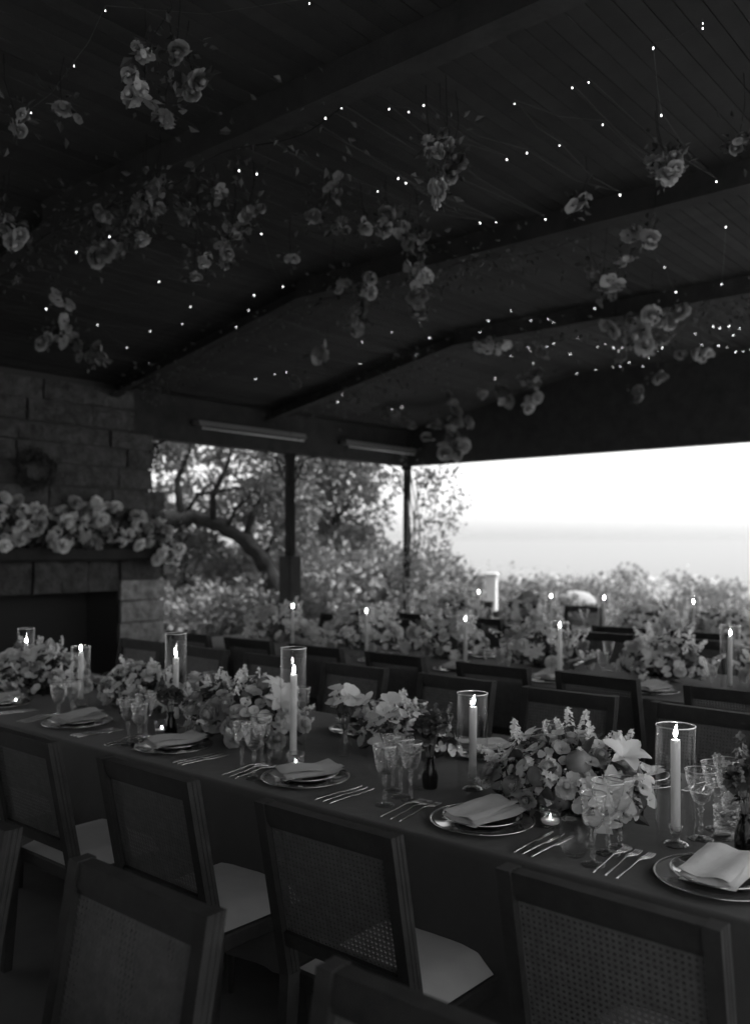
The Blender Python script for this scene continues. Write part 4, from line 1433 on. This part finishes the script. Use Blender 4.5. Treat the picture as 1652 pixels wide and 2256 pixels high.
brs = [([atd(540, 1192, D), atd(560, 1120, D + .4), atd(590, 1060, D + .8), atd(640, 1000, D + 1)], .07, .02),
       ([atd(470, 1150, D), atd(470, 1090, D - .3), atd(500, 1030, D - .3), atd(520, 950, D)], .07, .02),
       ([atd(400, 1140, D), atd(390, 1060, D + .4), atd(420, 990, D + .6), atd(440, 920, D + .8)], .07, .02),
       ([atd(430, 1090, D - .2), atd(530, 1075, D), atd(620, 1100, D + .2)], .035, .012),
       ([atd(575, 1232, D), atd(600, 1190, D + .3), atd(630, 1150, D + .5), atd(640, 1090, D + .6)], .05, .014),
       ([atd(500, 1165, D), atd(520, 1120, D - .2), atd(560, 1085, D - .2), atd(580, 1030, D)], .045, .012),
       ([atd(400, 1145, D), atd(430, 1100, D), atd(470, 1060, D + .2)], .05, .014)]
rc = random.Random(21)
cl = []
for k in range(64):
    x = rc.uniform(330, 665)
    y = rc.uniform(930, 1180)
    if 360 < x < 560 and y > 1125:
        continue
    if rc.random() < .42 and 980 < y < 1060 and 420 < x < 560:
        continue
    cl.append((atd(x, y, D + rc.uniform(.3, 2.4)), rc.uniform(.28, .62), rc.randrange(70, 150)))
for k in range(16):
    cl.append((atd(rc.uniform(560, 660), rc.uniform(1050, 1200), D + rc.uniform(0, 2.0)), rc.uniform(.25, .45), 70))
for k in range(14):
    cl.append((atd(rc.uniform(330, 480), rc.uniform(1180, 1230), D + rc.uniform(.5, 2.0)), rc.uniform(.2, .35), 60))
oak('spreading oak with a thick arching trunk beside the stone chimney', tr, rd, brs, cl, .10, 31)
D2 = 19.0
tr = [atd(735, 1330, D2), atd(732, 1240, D2), atd(738, 1150, D2), atd(725, 1080, D2), atd(735, 1000, D2)]
tr[0].z = gz(tr[0].x, tr[0].y) - .1
brs = [([atd(738, 1150, D2), atd(780, 1090, D2), atd(800, 1040, D2)], .05, .015), ([atd(736, 1170, D2), atd(700, 1100, D2), atd(680, 1040, D2)], .05, .015)]
cl = []
for k in range(64):
    a = rc.uniform(0, 6.28)
    q = math.sqrt(rc.random())
    x, y = 735 + 105 * q * math.cos(a), 1095 + 125 * q * math.sin(a)
    if x > 780 and y < 1060 and rc.random() < .6:
        continue
    cl.append((atd(x, y, D2 + rc.uniform(-1.0, 1.0)), rc.uniform(.3, .62), rc.randrange(60, 120)))
oak('rounded oak standing between the pedestal post and the corner post', tr, [.16, .13, .11, .08, .04], brs, cl, .11, 32)

# climbing vine on the corner post
rv = random.Random(51)
vine = thing('climbing_vine', 'leafy climbing vine hanging from the corner post', 'vine', (N0, T0, 0), 0)
base = Vector((N0, T0, 0))
for k in range(5):
    path = []
    x_, y_ = rv.uniform(884, 912), 1330
    ph = rv.uniform(0, 6)
    while y_ > 1030:
        path.append(atd(x_ + 7 * math.sin(y_ / 40 + ph), y_, 12.55 + .1 * math.sin(y_ / 30 + ph)) - base)
        y_ -= 14
        x_ += rv.uniform(-1.0, 1.8)
    path.insert(0, Vector((path[0].x, path[0].y, 0)))
    MB().tube(path, .012, 5).build('stem', M['stem'], vine, True)
pts = []
for k in range(58):
    x, y = 908 + abs(rv.gauss(0, 50)), rv.uniform(1015, 1245)
    if x > 1025:
        continue
    pts += clump_pts(atd(x, y, 12.5 + rv.uniform(-.4, .5)) - base, rv.uniform(.07, .18), 17, rv, 1.0)
for k in range(16):
    pts += clump_pts(atd(rv.uniform(870, 930), rv.uniform(1235, 1340), 12.5 + rv.uniform(-.3, .3)) - base, .14, 20, rv, 1.0)
f = leaf_mass('foliage', pts, M['vineleaf'], .06, rv, vine)
f['kind'] = 'stuff'

# shrubs: a few shapes, each plant its own copy
def shrub_mesh(seed, n=900):
    r = random.Random(seed)
    pts = []
    for k in range(16):
        a, q = r.uniform(0, 6.28), math.sqrt(r.random()) * .75
        c = (q * math.cos(a), q * math.sin(a), r.uniform(.3, .95) * (1.1 - .5 * q))
        pts += clump_pts(c, r.uniform(.2, .36), n // 16, r, .9)
    mb_ = leaf_mass('foliage', pts, M['shrub'], .10, r)
    me = mb_.data
    bpy.data.objects.remove(mb_)
    m = MB()
    for k in range(6):
        a = r.uniform(0, 6.28)
        m.tube([(0, 0, -.1), (.2 * math.cos(a), .2 * math.sin(a), .35), (.5 * math.cos(a), .5 * math.sin(a), .8)], [.03, .022, .008], 5)
    return me, m.mesh('stem', M['bark'])
SHR = [shrub_mesh(200 + k) for k in range(4)]
rsh = random.Random(8)
nsh = {}
def shrub(p, s, sz, label, group='shrubs outside the pavilion'):
    o = thing('shrub', label, 'shrub', p, rsh.uniform(0, 6), group)
    a, b = SHR[rsh.randrange(4)]
    put('foliage', a, o, scale=(s, s, sz))
    put('stem', b, o, scale=(s, s, sz))
    return o
spots = []
for x in range(330, 1000, 42):          # bank on the hearth side
    for Zd, hh in ((13.2, 1.1), (16.5, 1.5), (21, 1.9)):
        spots.append((x + rsh.uniform(-18, 18), Zd + rsh.uniform(-.8, .8), hh * rsh.uniform(.75, 1.15), 'hearth'))
for x in range(930, 1700, 60):          # seaward slope
    for Zd, hh in ((14.5, .9), (18, 1.0), (24, 1.15), (31, 1.3)):
        spots.append((x + rsh.uniform(-25, 25), Zd + rsh.uniform(-1, 1), hh * rsh.uniform(.6, 1.15), 'sea'))
for x, Zd, hh, wh in spots:
    p = atd(x, 1300, Zd)
    p.z = gz(p.x, p.y) - .05
    if p.y < T0 + 1.0 and p.x < N0 + 1.2:
        continue
    side = 'behind the hearth side posts' if wh == 'hearth' else 'on the seaward slope'
    dist = ('nearest' if Zd < 15.6 else 'second nearest' if Zd < 19.6 else 'third nearest' if Zd < 27 else 'farthest')
    i = nsh.get((side, dist), 0)
    nsh[(side, dist)] = i + 1
    ORDX = ORD + ['thirteenth', 'fourteenth', 'fifteenth', 'sixteenth', 'seventeenth']
    shrub(p, hh * rsh.uniform(.75, 1.0), hh, f'grey green shrub {side}, {dist} row, {ORDX[i]} from the left')

for x, Zd, hh, lab in ((1378, 42, 1.8, 'darker pointed bush standing above the far hedge line'), (1485, 46, 1.7, 'low round bush standing above the far hedge line'), (1240, 40, 1.3, 'small bush on the far hedge line near the centre'), (1590, 38, 1.5, 'far hedge bush close to the right picture edge')):
    p = atd(x, 1260, Zd)
    p.z = gz(p.x, p.y) + .2
    shrub(p, hh * .8, hh, lab)
# distant scrub that reads as one mass
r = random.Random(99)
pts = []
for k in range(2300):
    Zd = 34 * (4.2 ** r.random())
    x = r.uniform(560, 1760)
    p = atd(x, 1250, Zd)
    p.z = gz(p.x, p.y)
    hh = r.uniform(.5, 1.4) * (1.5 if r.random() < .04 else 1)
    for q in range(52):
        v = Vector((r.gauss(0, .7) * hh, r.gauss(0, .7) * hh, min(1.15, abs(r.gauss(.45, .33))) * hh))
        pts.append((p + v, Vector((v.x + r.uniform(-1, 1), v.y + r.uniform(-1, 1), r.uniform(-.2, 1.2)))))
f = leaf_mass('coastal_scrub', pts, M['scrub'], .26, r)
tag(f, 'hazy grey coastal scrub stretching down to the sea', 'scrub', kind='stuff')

# white garden pillar and pale parasol beyond the farthest table
p = atd(1083, 1345, 13.8)
pz = gz(p.x, p.y)
o = thing('garden_pillar', 'white square garden pillar among the shrubs beyond the tables', 'pillar', (p.x, p.y, pz), .4)
H = atd(1083, 1262, 13.8).z - pz
MB().cbox(-.08, .08, -.08, .08, 0, H - .06, .01).build('shaft', M['white'], o)
MB().cbox(-.10, .10, -.10, .10, H - .0595, H, .012).build('cap', M['white'], o)
MB().cbox(-.16, .16, -.16, .16, -.05, .32, .02).build('plinth', M['white'], o)
p = atd(1268, 1330, 14.5)
pz = gz(p.x, p.y)
o = thing('parasol', 'low pale canvas parasol on the lawn beyond the farthest table', 'parasol', (p.x, p.y, pz), 0)
zt = atd(1268, 1301, 14.5).z - pz
MB().lathe([(.33, zt - .20), (.31, zt - .13), (.22, zt - .05), (.12, zt - .012), (.01, zt), (.005, zt - .012), (.21, zt - .06), (.30, zt - .14), (.32, zt - .20)], 24, None, 8).build('canopy', M['canvas'], o, True)
MB().tube([(0, 0, 0), (0, 0, zt - .02)], .018, 8).build('pole', M['white'], o)

# ------------------------------------------------------------------ sea haze over the whole place
hm = bpy.data.materials.new('sea_haze')
hm.use_nodes = True
hn = hm.node_tree
hn.nodes.clear()
ho = hn.nodes.new('ShaderNodeOutputMaterial')
hv = hn.nodes.new('ShaderNodeVolumePrincipled')
hv.inputs['Color'].default_value = (.50, .50, .50, 1)
hv.inputs['Density'].default_value = 0.0015
hv.inputs['Anisotropy'].default_value = 0.2
hn.links.new(hv.outputs[0], ho.inputs['Volume'])
hz = MB().box(-460, 61000, -41000, 61000, -39.5, 7.0).build('haze', hm)
tag(hz, kind='stuff')
